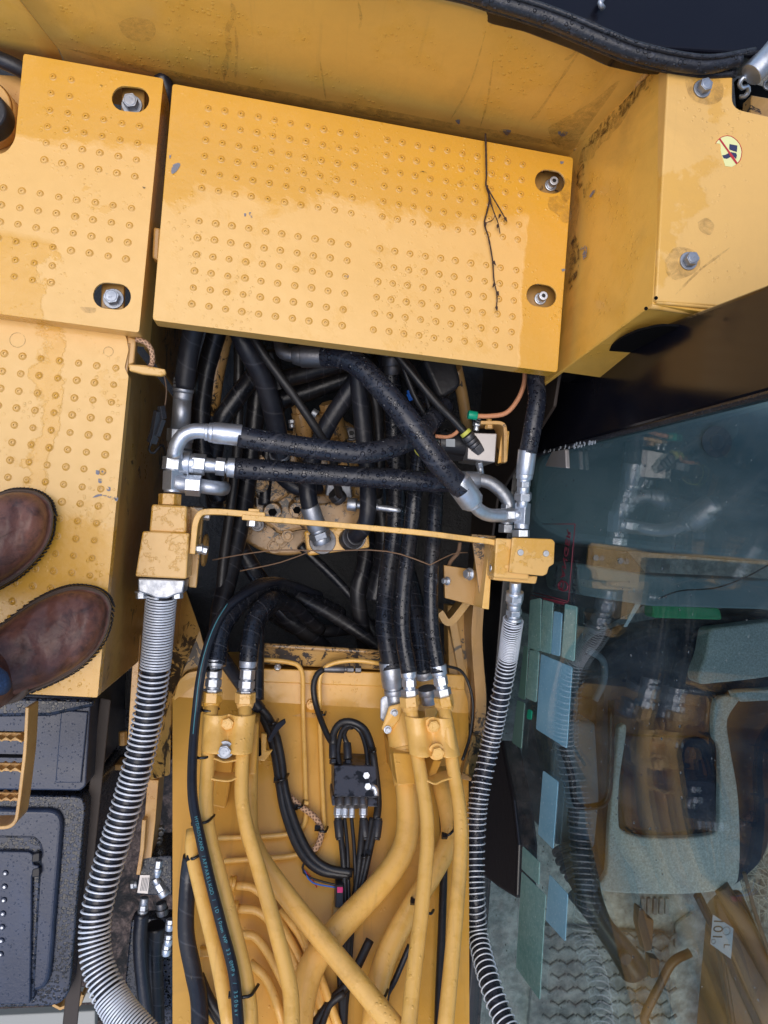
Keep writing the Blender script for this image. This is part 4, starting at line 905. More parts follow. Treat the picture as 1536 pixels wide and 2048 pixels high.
# ================================================================ boom and its pipework
BZ = -.31
P_flat = P; YK, SL = -.31, .75          # the boom rises from its foot towards the viewer
def P(px, py, z):
    p = P_flat(px, py, z)
    if px < 344 or px > 946 or p.y >= YK: return p
    d = ray(px, py); t = (z+SL*YK-H)/(d.z+SL*d.y); return CAM+d*t
def kink(x, z=BZ):
    lo, hi = 1200, 1900
    for _ in range(40):
        m_ = (lo+hi)/2
        if P_flat(x, m_, z).y > YK: lo = m_
        else: hi = m_
    return lo
kl, kr = kink(345), kink(937)
bm = bmesh.new()
lf = rcorner([(345, kl-1), (345, 1410), (356, 1364), (376, 1344), (455, 1336), (920, 1352), (936, 1400), (937, kr-1)], [0, 14, 10, 14, 20, 14, 14, 0], 4)
tp_ = [P(x, y, BZ) for x, y in lf]; lo_ = [P(345, 2400, BZ), P(940, 2400, BZ)]
ring = tp_+[lo_[1], lo_[0]]; vs = [bm.verts.new(p) for p in ring]; n_ = len(vs); bs = [bm.verts.new(p-Vector((0, 0, .20))) for p in ring]
bm.faces.new(vs[:-2]); bm.faces.new((vs[n_-3], vs[n_-2], vs[n_-1], vs[0]))
for k in range(n_): bm.faces.new((vs[k], bs[k], bs[(k+1) % n_], vs[(k+1) % n_]))
boom = link('boom', fin(bm, 'boom'), M['paint_boom'], E, 'yellow boom top plate carrying the steel pipes, foot of the photo'); bev(boom, .005, 3, 55)
prism('weld_pad', [(455, 1335), (930, 1350), (930, 1380), (455, 1362)], BZ+.004, BZ, M['paint_boom'], boom, .003)
# dark surrounds and foot of the boom
cp = loft('cross_plate', [(516, 1286, -.30), (762, 1302, -.30), (762, 1340, -.312), (516, 1328, -.312)], [(516, 1286, -.45), (762, 1302, -.45), (762, 1340, -.45), (516, 1328, -.45)], M['paint_oily'], E, .003)
cpe = tube('cross_plate_edge', [(516, 1290, -.298), (762, 1305, -.298)], 5, M['paint_oily2'], E, 'pipe')
loft('boom_foot', [(300, 1190, -.40), (372, 1180, -.36), (400, 1260, -.33), (420, 1330, -.33), (370, 1345, -.33), (345, 1400, -.33), (340, 1550, -.33), (300, 1560, -.40)], [(300, 1190, -.7), (372, 1180, -.7), (400, 1260, -.7), (420, 1330, -.7), (370, 1345, -.7), (345, 1400, -.7), (340, 1550, -.7), (300, 1560, -.7)], M['paint_oily'], E, .004)
flatbar('foot_strip', [(352, 1190), (345, 1230), (340, 1300)], 9, -.30, -.40, M['paint_rust'], E, 'narrow rusty yellow strip beside the left sprung hose')
flatbar('foot_strip', [(275, 1270), (268, 1380), (262, 1480)], 13, -.30, -.42, M['paint_rust'], E, None)
flatbar('foot_strip', [(306, 1560), (300, 1640), (290, 1730)], 22, -.42, -.5, M['paint_rust'], E, None)
flatbar('foot_strip', [(288, 1640), (284, 1700), (276, 1750)], 8, -.40, -.5, M['paint_rust'], E, None)
# curved yellow arch on the right
def ribbon(name, pts, w, zt, zb, mat, label=None):
    return flatbar(name, [(p[0], p[1]) for p in pts], w, zt, zb, mat, E, label)
def smooth2(pts, k=8):
    w = [Vector((*p, 0)) for p in pts]; out = []
    for i in range(len(w)-1):
        p1, p2 = w[i], w[i+1]; p0 = w[i-1] if i else p1*2-p2; p3 = w[i+2] if i+2 < len(w) else p2*2-p1
        for j in range(k):
            t = j/k; q_ = .5*((2*p1)+(p2-p0)*t+(2*p0-5*p1+4*p2-p3)*t*t+(3*p1-p0-3*p2+p3)*t**3); out.append((q_.x, q_.y))
    out.append(pts[-1]); return out
ribbon('arch_flange', smooth2([(958, 1205), (954, 1270), (957, 1330), (962, 1400), (958, 1460), (946, 1510), (932, 1560)]), 22, -.29, -.36, M['paint_oily2'], 'curved yellow flange arching round the right of the boom foot')
ribbon('arch_flange', smooth2([(905, 1235), (912, 1275), (922, 1330), (934, 1390), (936, 1430), (928, 1480)]), 16, -.33, -.36, M['paint_oily'])
wall_ = prism('arch_web', [(895, 1210), (958, 1215), (975, 1400), (930, 1560), (900, 1500)], -.36, -.40, M['paint_oily'], E, .002)
tube('grease_line', [(885, 1330, -.26), (925, 1345, -.27), (945, 1400, -.27), (940, 1470, -.28), (925, 1520, -.28)], 3, M['loom'], E); 
flatbar('foot_arm', smooth2([(880, 1225), (900, 1245), (935, 1205)]), 14, -.25, -.3, M['paint_oily'], E)
# clamps
CZ = -.125
def clamp(name, c00, c10, c11, c01, bolts, label, lo=False):
    """saddle plate dipping between two pipes; corners px TL TR BR BL"""
    bm = bmesh.new(); nx, ny = 28, 6; G = []; th = .004
    for i in range(nx+1):
        u = i/nx; colv = []
        prof = .5-.5*math.cos(2*math.pi*(u*1.0)) if 0 else 0
        d = abs(u-.5)*2
        zz = 0 if d > .42 else -.012*(1-math.cos(math.pi*(1-d/.42)))/2
        if d > .55: zz = -.016*((d-.55)/.45)**2.5
        for j in range(ny+1):
            v = j/ny; x = (c00[0]*(1-u)+c10[0]*u)*(1-v)+(c01[0]*(1-u)+c11[0]*u)*v; y = (c00[1]*(1-u)+c10[1]*u)*(1-v)+(c01[1]*(1-u)+c11[1]*u)*v
            colv.append(bm.verts.new(P(x, y, CZ)+Vector((0, 0, zz))))
        G.append(colv)
    for i in range(nx):
        for j in range(ny):
            f = bm.faces.new((G[i][j], G[i+1][j], G[i+1][j+1], G[i][j+1])); f.smooth = True
    o = link(name, fin(bm, name), M['paint_pipe'], E, label); s_ = o.modifiers.new('s', 'SOLIDIFY'); s_.thickness = th; s_.offset = -1; bev(o, .001, 2, 50)
    for (x, y, r_, m_) in bolts: bolt(x, y, CZ-.010, r_, o, mat=m_, h=.012)
    return o
for pts, nm in (([(408, 1430), (507, 1432), (500, 1512), (404, 1508)], 'l'),):
    cl = clamp('pipe_clamp', *pts, [(456, 1444, 16, M['paint_pipe']), (450, 1499, 17, M['zinc_bolt'])], 'left yellow saddle clamp with two bolts over a pair of pipes')
clr = clamp('pipe_clamp', (812, 1436), (910, 1438), (925, 1516), (822, 1514), [(865, 1449, 16, M['paint_pipe']), (873, 1503, 17, M['paint_pipe'])], 'right yellow saddle clamp with two painted bolts over a pair of pipes')
mk('dummy', (0, 0, 0))
def flange_wave(name, pts, parent):
    return flatbar(name, smooth2(pts, 5), 4, CZ-.012, CZ-.05, M['paint_pipe'], parent)
flange_wave('clamp_edge', [(420, 1514), (436, 1520), (450, 1524), (475, 1520)], cl)
prism('clamp_post', [(432, 1515), (466, 1517), (462, 1560), (428, 1557)], CZ-.06, BZ, M['paint_boom'], cl, .002)
flange_wave('clamp_edge', [(420, 1556), (432, 1560), (458, 1562), (474, 1556)], cl)
prism('clamp_post', [(432, 1560), (462, 1562), (452, 1618), (424, 1612)], BZ+.03, BZ, M['paint_boom'], cl, .003)
prism('clamp_base', [(500, 1440), (518, 1448), (512, 1550), (496, 1550)], CZ-.05, BZ, M['paint_boom'], cl, .003)
prism('clamp_post', [(868, 1520), (884, 1522), (868, 1560), (852, 1562)], CZ-.05, BZ, M['paint_boom'], clr, .002)
flange_wave('clamp_edge', [(852, 1560), (870, 1568), (885, 1562), (905, 1556)], clr)
prism('clamp_base', [(786, 1505), (828, 1508), (832, 1568), (795, 1572)], -.185, BZ, M['paint_boom'], clr, .004, 4)
bk = prism('small_bracket', [(522, 1466), (534, 1468), (532, 1502), (546, 1500), (530, 1523), (508, 1520), (522, 1508)], -.24, -.25, M['paint_pipe'], E, .002)
prism('leaf_tab', [(534, 1480), (552, 1448), (570, 1437), (572, 1446), (556, 1462), (540, 1486)], -.20, -.205, M['frame_black'], bk, .001, 3)
prism('rubber_pad', [(509, 1486), (520, 1480), (524, 1514), (510, 1512)], -.24, -.26, M['void'], bk, .001)
# pipes: yellow steel
def pipe(pts, r, label=None, bend=.045, mat='paint_pipe', name='steel_pipe', n=22): return tube(name, pts, r, M[mat], E, 'pipe', bend, label, n=n)
pz = -.148
pa = pipe([(424, 1400, pz), (416, 1520, pz), (409, 1640, pz), (452, 1800, pz), (499, 1985, pz), (501, 2120, pz)], 14.6, 'leftmost upper yellow pipe from the left clamp')
pb_ = pipe([(491, 1400, pz), (484, 1520, pz), (482, 1620, pz), (530, 1780, pz), (578, 1960, pz), (584, 2010, pz), (584, 2120, pz)], 14.6, 'second upper yellow pipe from the left clamp')
pc = pipe([(820, 1400, pz), (830, 1480, pz), (858, 1650, pz), (846, 1800, pz), (822, 1990, pz), (814, 2120, pz)], 14.6, 'inner upper yellow pipe from the right clamp')
pd = pipe([(887, 1400, pz), (903, 1520, pz), (924, 1640, pz), (918, 1760, pz), (900, 1960, pz), (884, 2120, pz)], 14.6, 'outer upper yellow pipe from the right clamp')
for o_, x0, y0, x1, y1 in ((pa, 425, 1383, 423, 1410), (pb_, 491, 1385, 490, 1412), (pc, 818, 1392, 821, 1418), (pd, 886, 1392, 891, 1418)):
    fitting('union_nut', (x0, y0, pz), (x1, y1, pz), [hexes(0, .75, 20), (.75, 1.15, 18, 15, 24)], M['paint_block'], o_)
pe = pipe([(386, 1660, -.17), (382, 1700, -.17), (398, 1770, -.17), (440, 1940, -.17), (470, 2120, -.17)], 13.5, 'lower yellow pipe emerging between the two black hoses')
pz2 = -.215
pipe([(502, 1440, pz2), (496, 1600, pz2), (498, 1690, pz2), (590, 1815, pz2+.01), (700, 1945, pz2+.03), (850, 2130, pz2+.05)], 19, 'thick yellow pipe crossing over another from upper left to lower right', .09)
pz3 = -.25
pipe([(792, 1405, pz3+.02), (806, 1500, pz3+.02), (822, 1660, pz3), (790, 1740, pz3), (640, 1895, pz3), (604, 1980, pz3), (590, 2120, pz3)], 24.5, 'thickest yellow pipe bending down to the lower left under the crossing', .09, n=28)
pipe([(875, 1540, pz3), (905, 1650, pz3), (895, 1700, pz3), (800, 1850, pz3), (755, 1950, pz3), (740, 2120, pz3)], 21, 'yellow pipe curving under the right pair of pipes', .10, n=26)
sl1 = fitting('sleeve', (796, 1418, pz3+.02), (822, 1566, pz3+.01), [(0, .1, 26, 28, 24), (.1, .55, 29, 30, 28), (.55, .6, 31, 31, 28), (.6, 1, 33, 33, 28)], M['paint_pipe'], E)
loft('pipe_flange', [(778, 1412, -.195), (806, 1405, -.195), (800, 1440, -.195), (776, 1466, -.195), (762, 1458, -.195)], [(778, 1412, -.215), (806, 1405, -.215), (800, 1440, -.215), (776, 1466, -.215), (762, 1458, -.215)], M['paint_pipe'], sl1, .003)
for x, y in ((788, 1425), (775, 1459)): bolt(x, y, -.195, 8, sl1, h=.006, mat=M['zinc_dull'])
loft('pipe_flange', [(848, 1418, -.22), (880, 1410, -.22), (870, 1440, -.22), (852, 1446, -.22)], [(848, 1418, -.24), (880, 1410, -.24), (870, 1440, -.24), (852, 1446, -.24)], M['paint_pipe'], E, .003)
pipe([(468, 1770, -.285), (520, 1775, -.285), (575, 1870, -.285), (620, 1960, -.285), (660, 2060, -.285)], 8.5, None, .2, 'paint_pipe', n=14)
pipe([(470, 1817, -.285), (530, 1820, -.285), (600, 1940, -.285), (640, 2060, -.285)], 8.5, None, .2, 'paint_pipe', n=14)
pipe([(482, 1868, -.285), (520, 1872, -.285), (590, 2010, -.285), (600, 2100, -.285)], 8.5, None, .2, 'paint_pipe', n=14)
pipe([(600, 1850, -.28), (640, 1950, -.28), (700, 2120, -.28)], 8.5, None, .2, 'paint_pipe', n=14)
pipe([(500, 1925, -.285), (540, 1960, -.285), (570, 2060, -.285)], 8.5, None, .2, 'paint_pipe', n=14)
pipe([(560, 1820, -.285), (610, 1880, -.285), (640, 1990, -.285), (650, 2060, -.285)], 8, None, .2, 'paint_pipe', n=14)
for x, y in ((466, 1765), (470, 1815)): fitting('union_nut', (x-8, y, -.285), (x+6, y+2, -.285), [(0, .5, 11, 11, 20), (.5, 1, 12, 12, 20)], M['paint_boom'], boom)
pipe([(502, 1318, -.27), (570, 1322, -.275), (606, 1332, -.28), (606, 1420, -.298), (611, 1560, -.298), (613, 1660, -.298), (560, 1672, -.298), (436, 1676, -.298)], 4.8, 'thin yellow line bent around the left of the boom plate', .03, n=12)
pipe([(780, 1330, -.27), (700, 1318, -.28), (638, 1334, -.285), (640, 1450, -.298), (646, 1600, -.298), (650, 1680, -.298), (600, 1712, -.298), (448, 1722, -.298)], 4.8, 'thin yellow line bent around the right of the first', .035, n=12)
bolt(623, 1409, -.305, 10, boom, mat=M['paint_pipe'], h=.008)
prism('weld_scar', [(585, 1432), (612, 1424), (640, 1428), (630, 1436)], BZ+.0015, BZ, M['paint_rust'], boom, 0)
fitting('grease_nipple', (555, 1337, -.295), (556, 1330, -.28), [hexes(0, .5, 7), (.5, 1, 4, 2.5, 12)], M['zinc'], boom)
prism('weld_tab', [(398, 1898), (422, 1898), (422, 1914), (398, 1916)], BZ+.012, BZ, M['paint_boom'], boom, .002)
# manifold on the boom with little hoses
mz = -.235
mb = prism('manifold', [(668, 1530), (752, 1532), (757, 1596), (668, 1594)], mz, BZ+.002, M['manifold_black'], E, .002, 0, 'small black rain spotted manifold block with hoses on the boom plate')
prism('manifold_step', [(664, 1590), (756, 1592), (756, 1614), (664, 1612)], mz-.010, BZ+.004, M['manifold_black'], mb, .002)
for x in (684, 700, 716, 730): fitting('plug', (x-4, 1598, mz-.008), (x-4, 1614, mz-.006), [(0, 1, 10, 9, 20)], M['steel_dark'], mb)
for x, x2 in ((677, 675), (690, 689), (704, 703), (727, 726)):
    fitting('union_nut', (x, 1610, mz-.02), (x2, 1636, mz-.025), [(0, .2, 6, 6, 16), hexes(.15, .8, 8 if x in (677, 727) else 6), (.8, 1, 6, 6, 16)], M['zinc'], mb)
fitting('plug', (732, 1551, mz-.01), (733, 1551, mz+.004), [hexes(0, 1, 7)], M['zinc'], mb); fitting('plug', (735, 1573, mz-.01), (736, 1573, mz+.005), [hexes(0, 1, 7)], M['zinc'], mb)
tube('elbow', [(742, 1573, mz), (751, 1576, mz), (752, 1592, mz-.005)], 6, M['zinc'], mb, 'pipe', .005)
for a, b in (((666, 1485), (667, 1528)), ((694, 1486), (697, 1530))):
    fitting('hose_end', (*a, mz-.015), (*b, mz-.02), [(0, .75, 8, 8.5, 16), hexes(.8, 1, 8)], M['plastic'], mb)
hz_ = mz-.012
def BH(pts, r, label=None, m='loom'): return tube('hose', pts, r, M[m], E, label=label, n=14)
BH([(650, 1338, -.285), (635, 1348, -.28), (627, 1372, -.275), (632, 1410, -.27), (650, 1460, -.255), (666, 1490, hz_)], 6, 'thin black hose curling up to the steel nipple at the top of the boom')
fitting('hose_end', (648, 1338, -.285), (722, 1339, -.285), [(0, .55, 7, 8, 16), (.55, .62, 6, 6, 16), hexes(.62, .8, 7), hexes(.84, 1, 7.5)], M['steel_dark'], E)
BH([(666, 1490, hz_), (668, 1465, hz_+.004), (682, 1446, hz_+.01), (704, 1444, hz_+.012), (728, 1458, hz_+.012), (742, 1490, hz_+.01), (749, 1530, hz_+.005), (756, 1600, mz-.03), (753, 1640, mz-.03)], 7.5, 'black hose looping over the top of the manifold')
BH([(680, 1535, hz_), (676, 1500, hz_), (684, 1462, hz_+.004), (700, 1450, hz_+.006), (720, 1462, hz_), (732, 1495, hz_), (736, 1535, hz_)], 5)
BH([(694, 1488, hz_), (688, 1470, hz_), (694, 1456, hz_), (706, 1454, hz_)], 5)
for x0, x1, x2, r_ in ((676, 690, 694, 6.5), (689, 697, 706, 4), (703, 710, 706, 4), (726, 712, 700, 7), (754, 722, 692, 6.5), (744, 716, 686, 6)):
    BH([(x0, 1636, mz-.03), ((x0+x1)/2+2, 1700, -.27), (x1, 1780, -.285), (x2-4, 1900, -.29), (686, 2080, -.29)], r_)
for x0, x1 in ((676, 680), (727, 731), (757, 752)):
    fitting('hose_end', (x0, 1636, mz-.027), (x1, 1680, mz-.035), [(0, .1, 7, 7, 14), (.1, .9, 8.5, 8, 16), (.9, 1, 7, 7, 14)], M['plastic'], E)
# twin hoses down the left of the plate
BH([(452, 1325, -.24), (480, 1372, -.26), (512, 1412, -.262), (536, 1455, -.262), (551, 1510, -.265), (560, 1570, -.27), (572, 1630, -.28), (600, 1700, -.285), (640, 1740, -.285), (700, 1750, -.28)], 9, 'left of a pair of black hoses curving across the boom plate')
BH([(505, 1400, -.25), (535, 1432, -.25), (552, 1470, -.25), (563, 1520, -.258), (570, 1575, -.265), (588, 1640, -.275), (618, 1705, -.28), (655, 1736, -.28), (705, 1746, -.275)], 8, 'right of a pair of black hoses curving across the boom plate')
BH([(430, 1290, -.22), (452, 1325, -.235), (480, 1365, -.25), (520, 1420, -.25)], 13, m='hose')
tube('sleeve_wire', [(560, 1560, -.275), (575, 1588, -.28), (598, 1610, -.285), (630, 1635, -.285), (643, 1662, -.285), (636, 1690, -.285), (620, 1708, -.285)], 6, M['braid'], E, label='braided orange sleeve looping on the boom plate')
cwy = BH([(620, 1706, -.285), (605, 1735, -.29), (615, 1752, -.29), (640, 1762, -.29), (680, 1772, -.285)], 2.2); cwy['label'] = 'thin wires running from the braided sleeve to the plug'
tube('wire', [(606, 1738, -.29), (620, 1752, -.29), (634, 1775, -.29)], 1.2, M['red'], cwy); tube('wire', [(608, 1740, -.29), (625, 1765, -.288), (672, 1775, -.286)], 1.4, M['blue'], cwy)
cnn = prism('wire_plug', [(668, 1815), (690, 1815), (688, 1860), (684, 1878), (672, 1878), (666, 1862)], -.275, -.30, M['tan_connector'], E, .003, 3, 'tan plug with a pink insert beside the bundled hoses')
prism('plug_cap', [(672, 1770), (688, 1770), (688, 1816), (670, 1816)], -.27, -.30, M['plastic'], cnn, .002); prism('pink_insert', [(674, 1774), (686, 1774), (686, 1786), (674, 1786)], -.2695, -.28, M['pink'], cnn, .001)
prism('green_plug', [(540, 1498), (552, 1494), (556, 1512), (544, 1516)], -.262, -.28, M['green'], E, .002)
# side hoses bottom left of the boom
BH([(382, 1712, -.2), (376, 1760, -.23), (372, 1860, -.25), (386, 1940, -.26), (398, 2000, -.26), (400, 2080, -.26)], 16, 'broad black hose along the left edge of the boom plate', 'hose')
BH([(376, 1720, -.2), (368, 1800, -.24), (370, 1900, -.25), (385, 1960, -.25)], 4)
BH([(398, 1950, -.27), (420, 2000, -.275), (448, 2040, -.28), (490, 2090, -.28)], 10); BH([(392, 1940, -.275), (410, 2000, -.28), (440, 2050, -.285), (460, 2090, -.285)], 7)
BH([(740, 1880, -.27), (700, 1960, -.275), (665, 2000, -.28), (635, 2040, -.28), (610, 2090, -.28)], 9); BH([(690, 1985, -.27), (660, 2010, -.275), (640, 2060, -.275)], 7)
BH([(820, 1890, -.26), (790, 1960, -.28), (772, 2000, -.28), (778, 2090, -.28)], 6, None, 'hose_plain')
BH([(884, 1600, -.27), (888, 1700, -.28), (884, 1850, -.29), (878, 2000, -.29), (876, 2090, -.29)], 8)
tw = tube('marker_hose', [(640, 1190, -.42), (580, 1168, -.32), (545, 1166, -.27), (500, 1182, -.22), (450, 1220, -.18), (420, 1280, -.15), (402, 1350, -.135), (392, 1430, -.13), (385, 1520, -.125), (386, 1600, -.12), (402, 1680, -.12), (420, 1760, -.12), (443, 1850, -.12), (468, 1950, -.12), (478, 2060, -.12)], 9, M['hose_plain'], E, label='flat black hose with turquoise lettering strapped to the left pipe', n=16)
tube('turquoise_line', [(455, 1207, -.172), (432, 1245, -.15), (414, 1290, -.135), (400, 1345, -.123), (391, 1420, -.121), (385, 1480, -.12)], .9, M['teal_print'], tw)
# cable ties
def tie(x0, y0, x1, y1, z, sag=.010, head=True):
    bm = bmesh.new(); a, b = P(x0, y0, z), P(x1, y1, z); m_ = (a+b)/2+Vector((0, 0, sag)); pth = cat_rom([a-Vector((0, 0, .012)), a.lerp(m_, .5)+Vector((0, 0, sag*.35)), m_, b.lerp(m_, .5)+Vector((0, 0, sag*.35)), b-Vector((0, 0, .012))], .003)
    sweep(bm, pth, .0022, 8)
    if head:
        hd_ = a+Vector((0, 0, .001)); frus(bm, hd_-Vector((.004, 0, 0)), hd_+Vector((.005, 0, 0)), .005, .005, 4, smooth=False)
    return link('cable_tie', fin(bm, 'tie'), M['zip'], E)
for t_ in ((388, 1645, 427, 1636, pz+.012), (378, 1717, 408, 1701, -.165), (463, 1989, 516, 1980, pz+.012), (399, 1418, 436, 1421, pz+.006), (388, 1513, 424, 1511, pz+.008), (412, 1338, 442, 1340, -.15), (888, 1672, 912, 1648, -.215), (826, 1803, 870, 1828, -.215), (733, 1976, 778, 1990, -.215), (540, 1446, 556, 1442, -.24), (552, 1560, 577, 1552, -.255), (640, 1427, 652, 1427, -.27), (742, 1500, 752, 1500, -.22), (735, 1706, 722, 1712, -.265), (590, 1614, 608, 1606, -.28), (634, 1656, 656, 1660, -.28)):
    tie(*t_)
for cx, cy in ((612, 1606), (652, 1661)): prism('wire_clip', [(cx-6, cy-4), (cx+6, cy-3), (cx+5, cy+4), (cx-6, cy+3)], -.285, -.30, M['paint_pipe'], boom, .001)
# lettering on the marker hose
s_txt = 'HYDRAULIC HOSE  IP 10mm  W.P. 215 bar  /  350 bar'
tpath = [P(x, y, z) for x, y, z in ((392, 1636, -.1075), (404, 1700, -.1075), (422, 1780, -.1075), (443, 1855, -.1075), (467, 1950, -.1075), (474, 2040, -.1075))]
tp = cat_rom(tpath, .004); Ls = [0]
for i in range(1, len(tp)): Ls.append(Ls[-1]+(tp[i]-tp[i-1]).length)
letters = []; s_ = .0
def at_(s):
    for i in range(1, len(Ls)):
        if Ls[i] >= s: k = (s-Ls[i-1])/(Ls[i]-Ls[i-1]); return tp[i-1].lerp(tp[i], k), (tp[i]-tp[i-1]).normalized()
    return None
tmpo = []
for ch in 'HYDROSCAND /APPARELKGO / ID 10mm WP 33.0MPa / 350bar':
    if ch != ' ':
        r_ = at_(s_)
        if not r_: break
        p, d = r_; tmpo.append(plane_text(ch, p, d, Vector((0, 0, 1)).cross(d), .0068, M['teal_print'], 'ch', None))
    s_ += .0050
bm = bmesh.new()
for o_ in tmpo: bm.from_mesh(o_.data); bpy.data.objects.remove(o_)
link('lettering', fin(bm, 'let'), M['teal_print'], tw)
P = P_flat
# ================================================================ cab
GX = P(1141, 1125, -.08).x
def PG(px, py, dx=0):
    d = ray(px, py); return CAM+d*((GX+dx)/d.x)
def slabx(name, pts, x0, th, mat, parent, label=None, b=.003):
    """panel in a plane X = const from (Y, Z) pairs"""
    bm = bmesh.new(); poly3(bm, [Vector((x0, y, z)) for y, z in pts], [Vector((x0+th, y, z)) for y, z in pts]); o = link(name, fin(bm, name), mat, parent, label)
    if b: bev(o, b, 3)
    return o
def yz(px, py, dx=0): p = PG(px, py, dx); return (p.y, p.z)
glass = slabx('cab_side_glass', [(.204, -.332), (.185, .41), (.18, .95), (-1.35, .95), (-1.35, -.43), (.229, -.436)], GX, .005, M['glass'], E, 'large greenish cab side window reflecting the hoses', 0)
pil = slabx('cab_rear_pillar', [yz(1118, 742), yz(1300, 663), yz(1536, 572), (.285, .9), (.175, .9), (.185, .41), (.204, -.335), (.40, -.62), (.42, -.3)], GX-.006, .03, M['gloss_black'], E, 'glossy black rear corner of the cab', .006)
slabx('cab_rear_wall', [(.36, -.25), (.31, .35), (.29, .9), (.28, .9), (.30, .35), (.35, -.25)], GX+.025, .8, M['gloss_black'], E)
slabx('cab_sill', [(.40, -.62), (.229, -.40), (.0, -.415), (-.42, -.43), (-1.35, -.43), (-1.35, -.62)], GX-.012, .03, M['frame_black'], E, 'black lower sill of the cab side', .004)
fr_ = slabx('cab_front_pillar', [yz(1006, 1480), yz(1030, 1600), yz(1040, 1690), yz(1036, 1797), yz(1000, 1775), yz(962, 1745), yz(955, 1640), yz(960, 1500)], GX-.005, .04, M['frame_black'], E, 'black frame corner standing behind the right sprung hose', .006)
for (a, b) in (((1040, 897), (1180, 868)), ((1128, 905), (1165, 897))):
    pass
tube('glass_seal', [(0, 0, 0), (1, 0, 0)], 1, M['seal'], E); bpy.data.objects.remove(bpy.data.objects['glass_seal'])
bm = bmesh.new(); sweep(bm, cat_rom([PG(1045, 925, -.008), PG(1062, 913, -.008), PG(1300, 851, -.008), PG(1536, 789, -.008), PG(1650, 760, -.008)], .01), .004, 10); link('glass_seal', fin(bm, 'gs'), M['seal'], glass)
# pale dirt flecks on the pillar step
bm = bmesh.new()
for i in range(36):
    x = random.uniform(1085, 1195); y = 906-(x-1085)*.22+random.uniform(-4, 4); p = PG(x, y, -.0125); s = random.uniform(.001, .004)
    frus(bm, p, p-Vector((.0008, 0, 0)), s, s*.6, 5)
fl_ = link('paint_flakes', fin(bm, 'pf'), M['grey_print'], pil)
slabx('latch_plate', [yz(1120, 905), yz(1148, 900), yz(1150, 938), yz(1106, 934)], GX-.016, .008, M['plate_metal'], pil, None, .002)
# cab interior ------------------------------------------------
CF = -.92
cabfloor = prism('cab_floor', [(930, 700), (1700, 600), (1640, 1500), (1474, 1745), (1540, 1950), (1640, 2400), (880, 2400)], CF, CF-.03, M['floor_grey'], E, 0, 0, 'dusty grey cab floor seen through the side glass')
slabx('cab_far_wall', [(-.75, -.95), (.35, -.95), (.33, .0), (-.75, .0)], GX+.98, .03, M['cab_shelf'], E)
prism('cab_roof', [(0, 0), (1, 0), (1, 1)], .9, .88, M['cab_trim'], None, 0); bpy.data.objects.remove(bpy.data.objects['cab_roof'])
bm = bmesh.new(); poly3(bm, [Vector(v) for v in ((GX+.02, -.95, .93), (GX+1.0, -.95, .93), (GX+1.0, .30, .93), (GX+.02, .30, .93))], [Vector(v) for v in ((GX+.02, -.95, .90), (GX+1.0, -.95, .90), (GX+1.0, .30, .90), (GX+.02, .30, .90))]); link('cab_roof', fin(bm, 'cr'), M['cab_trim'], E)
# rear shelf, pale teal
def cabp(name, pts, z, h, mat, label=None, b=.006, rc=0, par=None): return prism(name, pts, z, z-h, M[mat], par or E, b, rc, label, 3)
sh = cabp('rear_shelf', [(1075, 905), (1330, 852), (1640, 772), (1640, 1130), (1350, 1105), (1130, 1080), (1060, 1040)], -.32, .3, 'cab_shelf', 'teal shaded shelf behind the seat inside the cab', .02, 30)
bm = bmesh.new(); c = P(1432, 884, -.318); frus(bm, c, c+Vector((0, 0, .004)), rr(34, -.32), rr(34, -.32), 32); frus(bm, c, c+Vector((0, 0, .006)), rr(22, -.32), rr(14, -.32), 32); link('speaker', fin(bm, 'sp'), M['console'], sh)
cabp('shelf_edge', [(1150, 1125), (1300, 1150), (1640, 1165), (1640, 1222), (1300, 1212), (1160, 1190)], -.40, .2, 'cab_shelf', None, .012, 10)
cabp('dark_well', [(1070, 1000), (1180, 1010), (1330, 1190), (1200, 1260), (1060, 1230)], -.62, .1, 'cab_trim')
gb = cabp('x', [(1305, 1204), (1440, 1216), (1446, 1240), (1305, 1236)], -.42, .04, 'bright_green', None, .01, 8); gb.name = 'rolled_cloth'; gb.parent = None; tag(gb, 'bright green rolled cloth wedged behind the seat in the cab', 'cloth')
pp_ = cabp('x', [(1176, 1172), (1300, 1178), (1296, 1186), (1254, 1254), (1247, 1254), (1280, 1190), (1180, 1184)], -.46, .004, 'white', None, .001); pp_.name = 'paper_sheet'; pp_.parent = None; tag(pp_, 'folded white paper edge in the dark well behind the seat', 'paper')
tube('interior_cable', [(1315, 1198, -.30), (1360, 1182, -.28), (1430, 1176, -.26), (1490, 1155, -.25), (1540, 1128, -.24)], 1.6, M['zip'], E)
# seat
seat = empty('s', (0, 0, 0), None, None); bpy.data.objects.remove(seat)
st_ = cabp('operator_seat', [(1200, 1300), (1270, 1262), (1560, 1215), (1620, 1300), (1560, 1560), (1545, 1720), (1470, 1790), (1290, 1790), (1205, 1790), (1190, 1600)], -.52, .14, 'seat_navy', 'grey and navy fabric operator seat inside the cab', .03, 40)
def pad(name, pts, z, h, mat, rc=8, b=.012): return cabp(name, pts, z, h, mat, None, b, rc, st_)
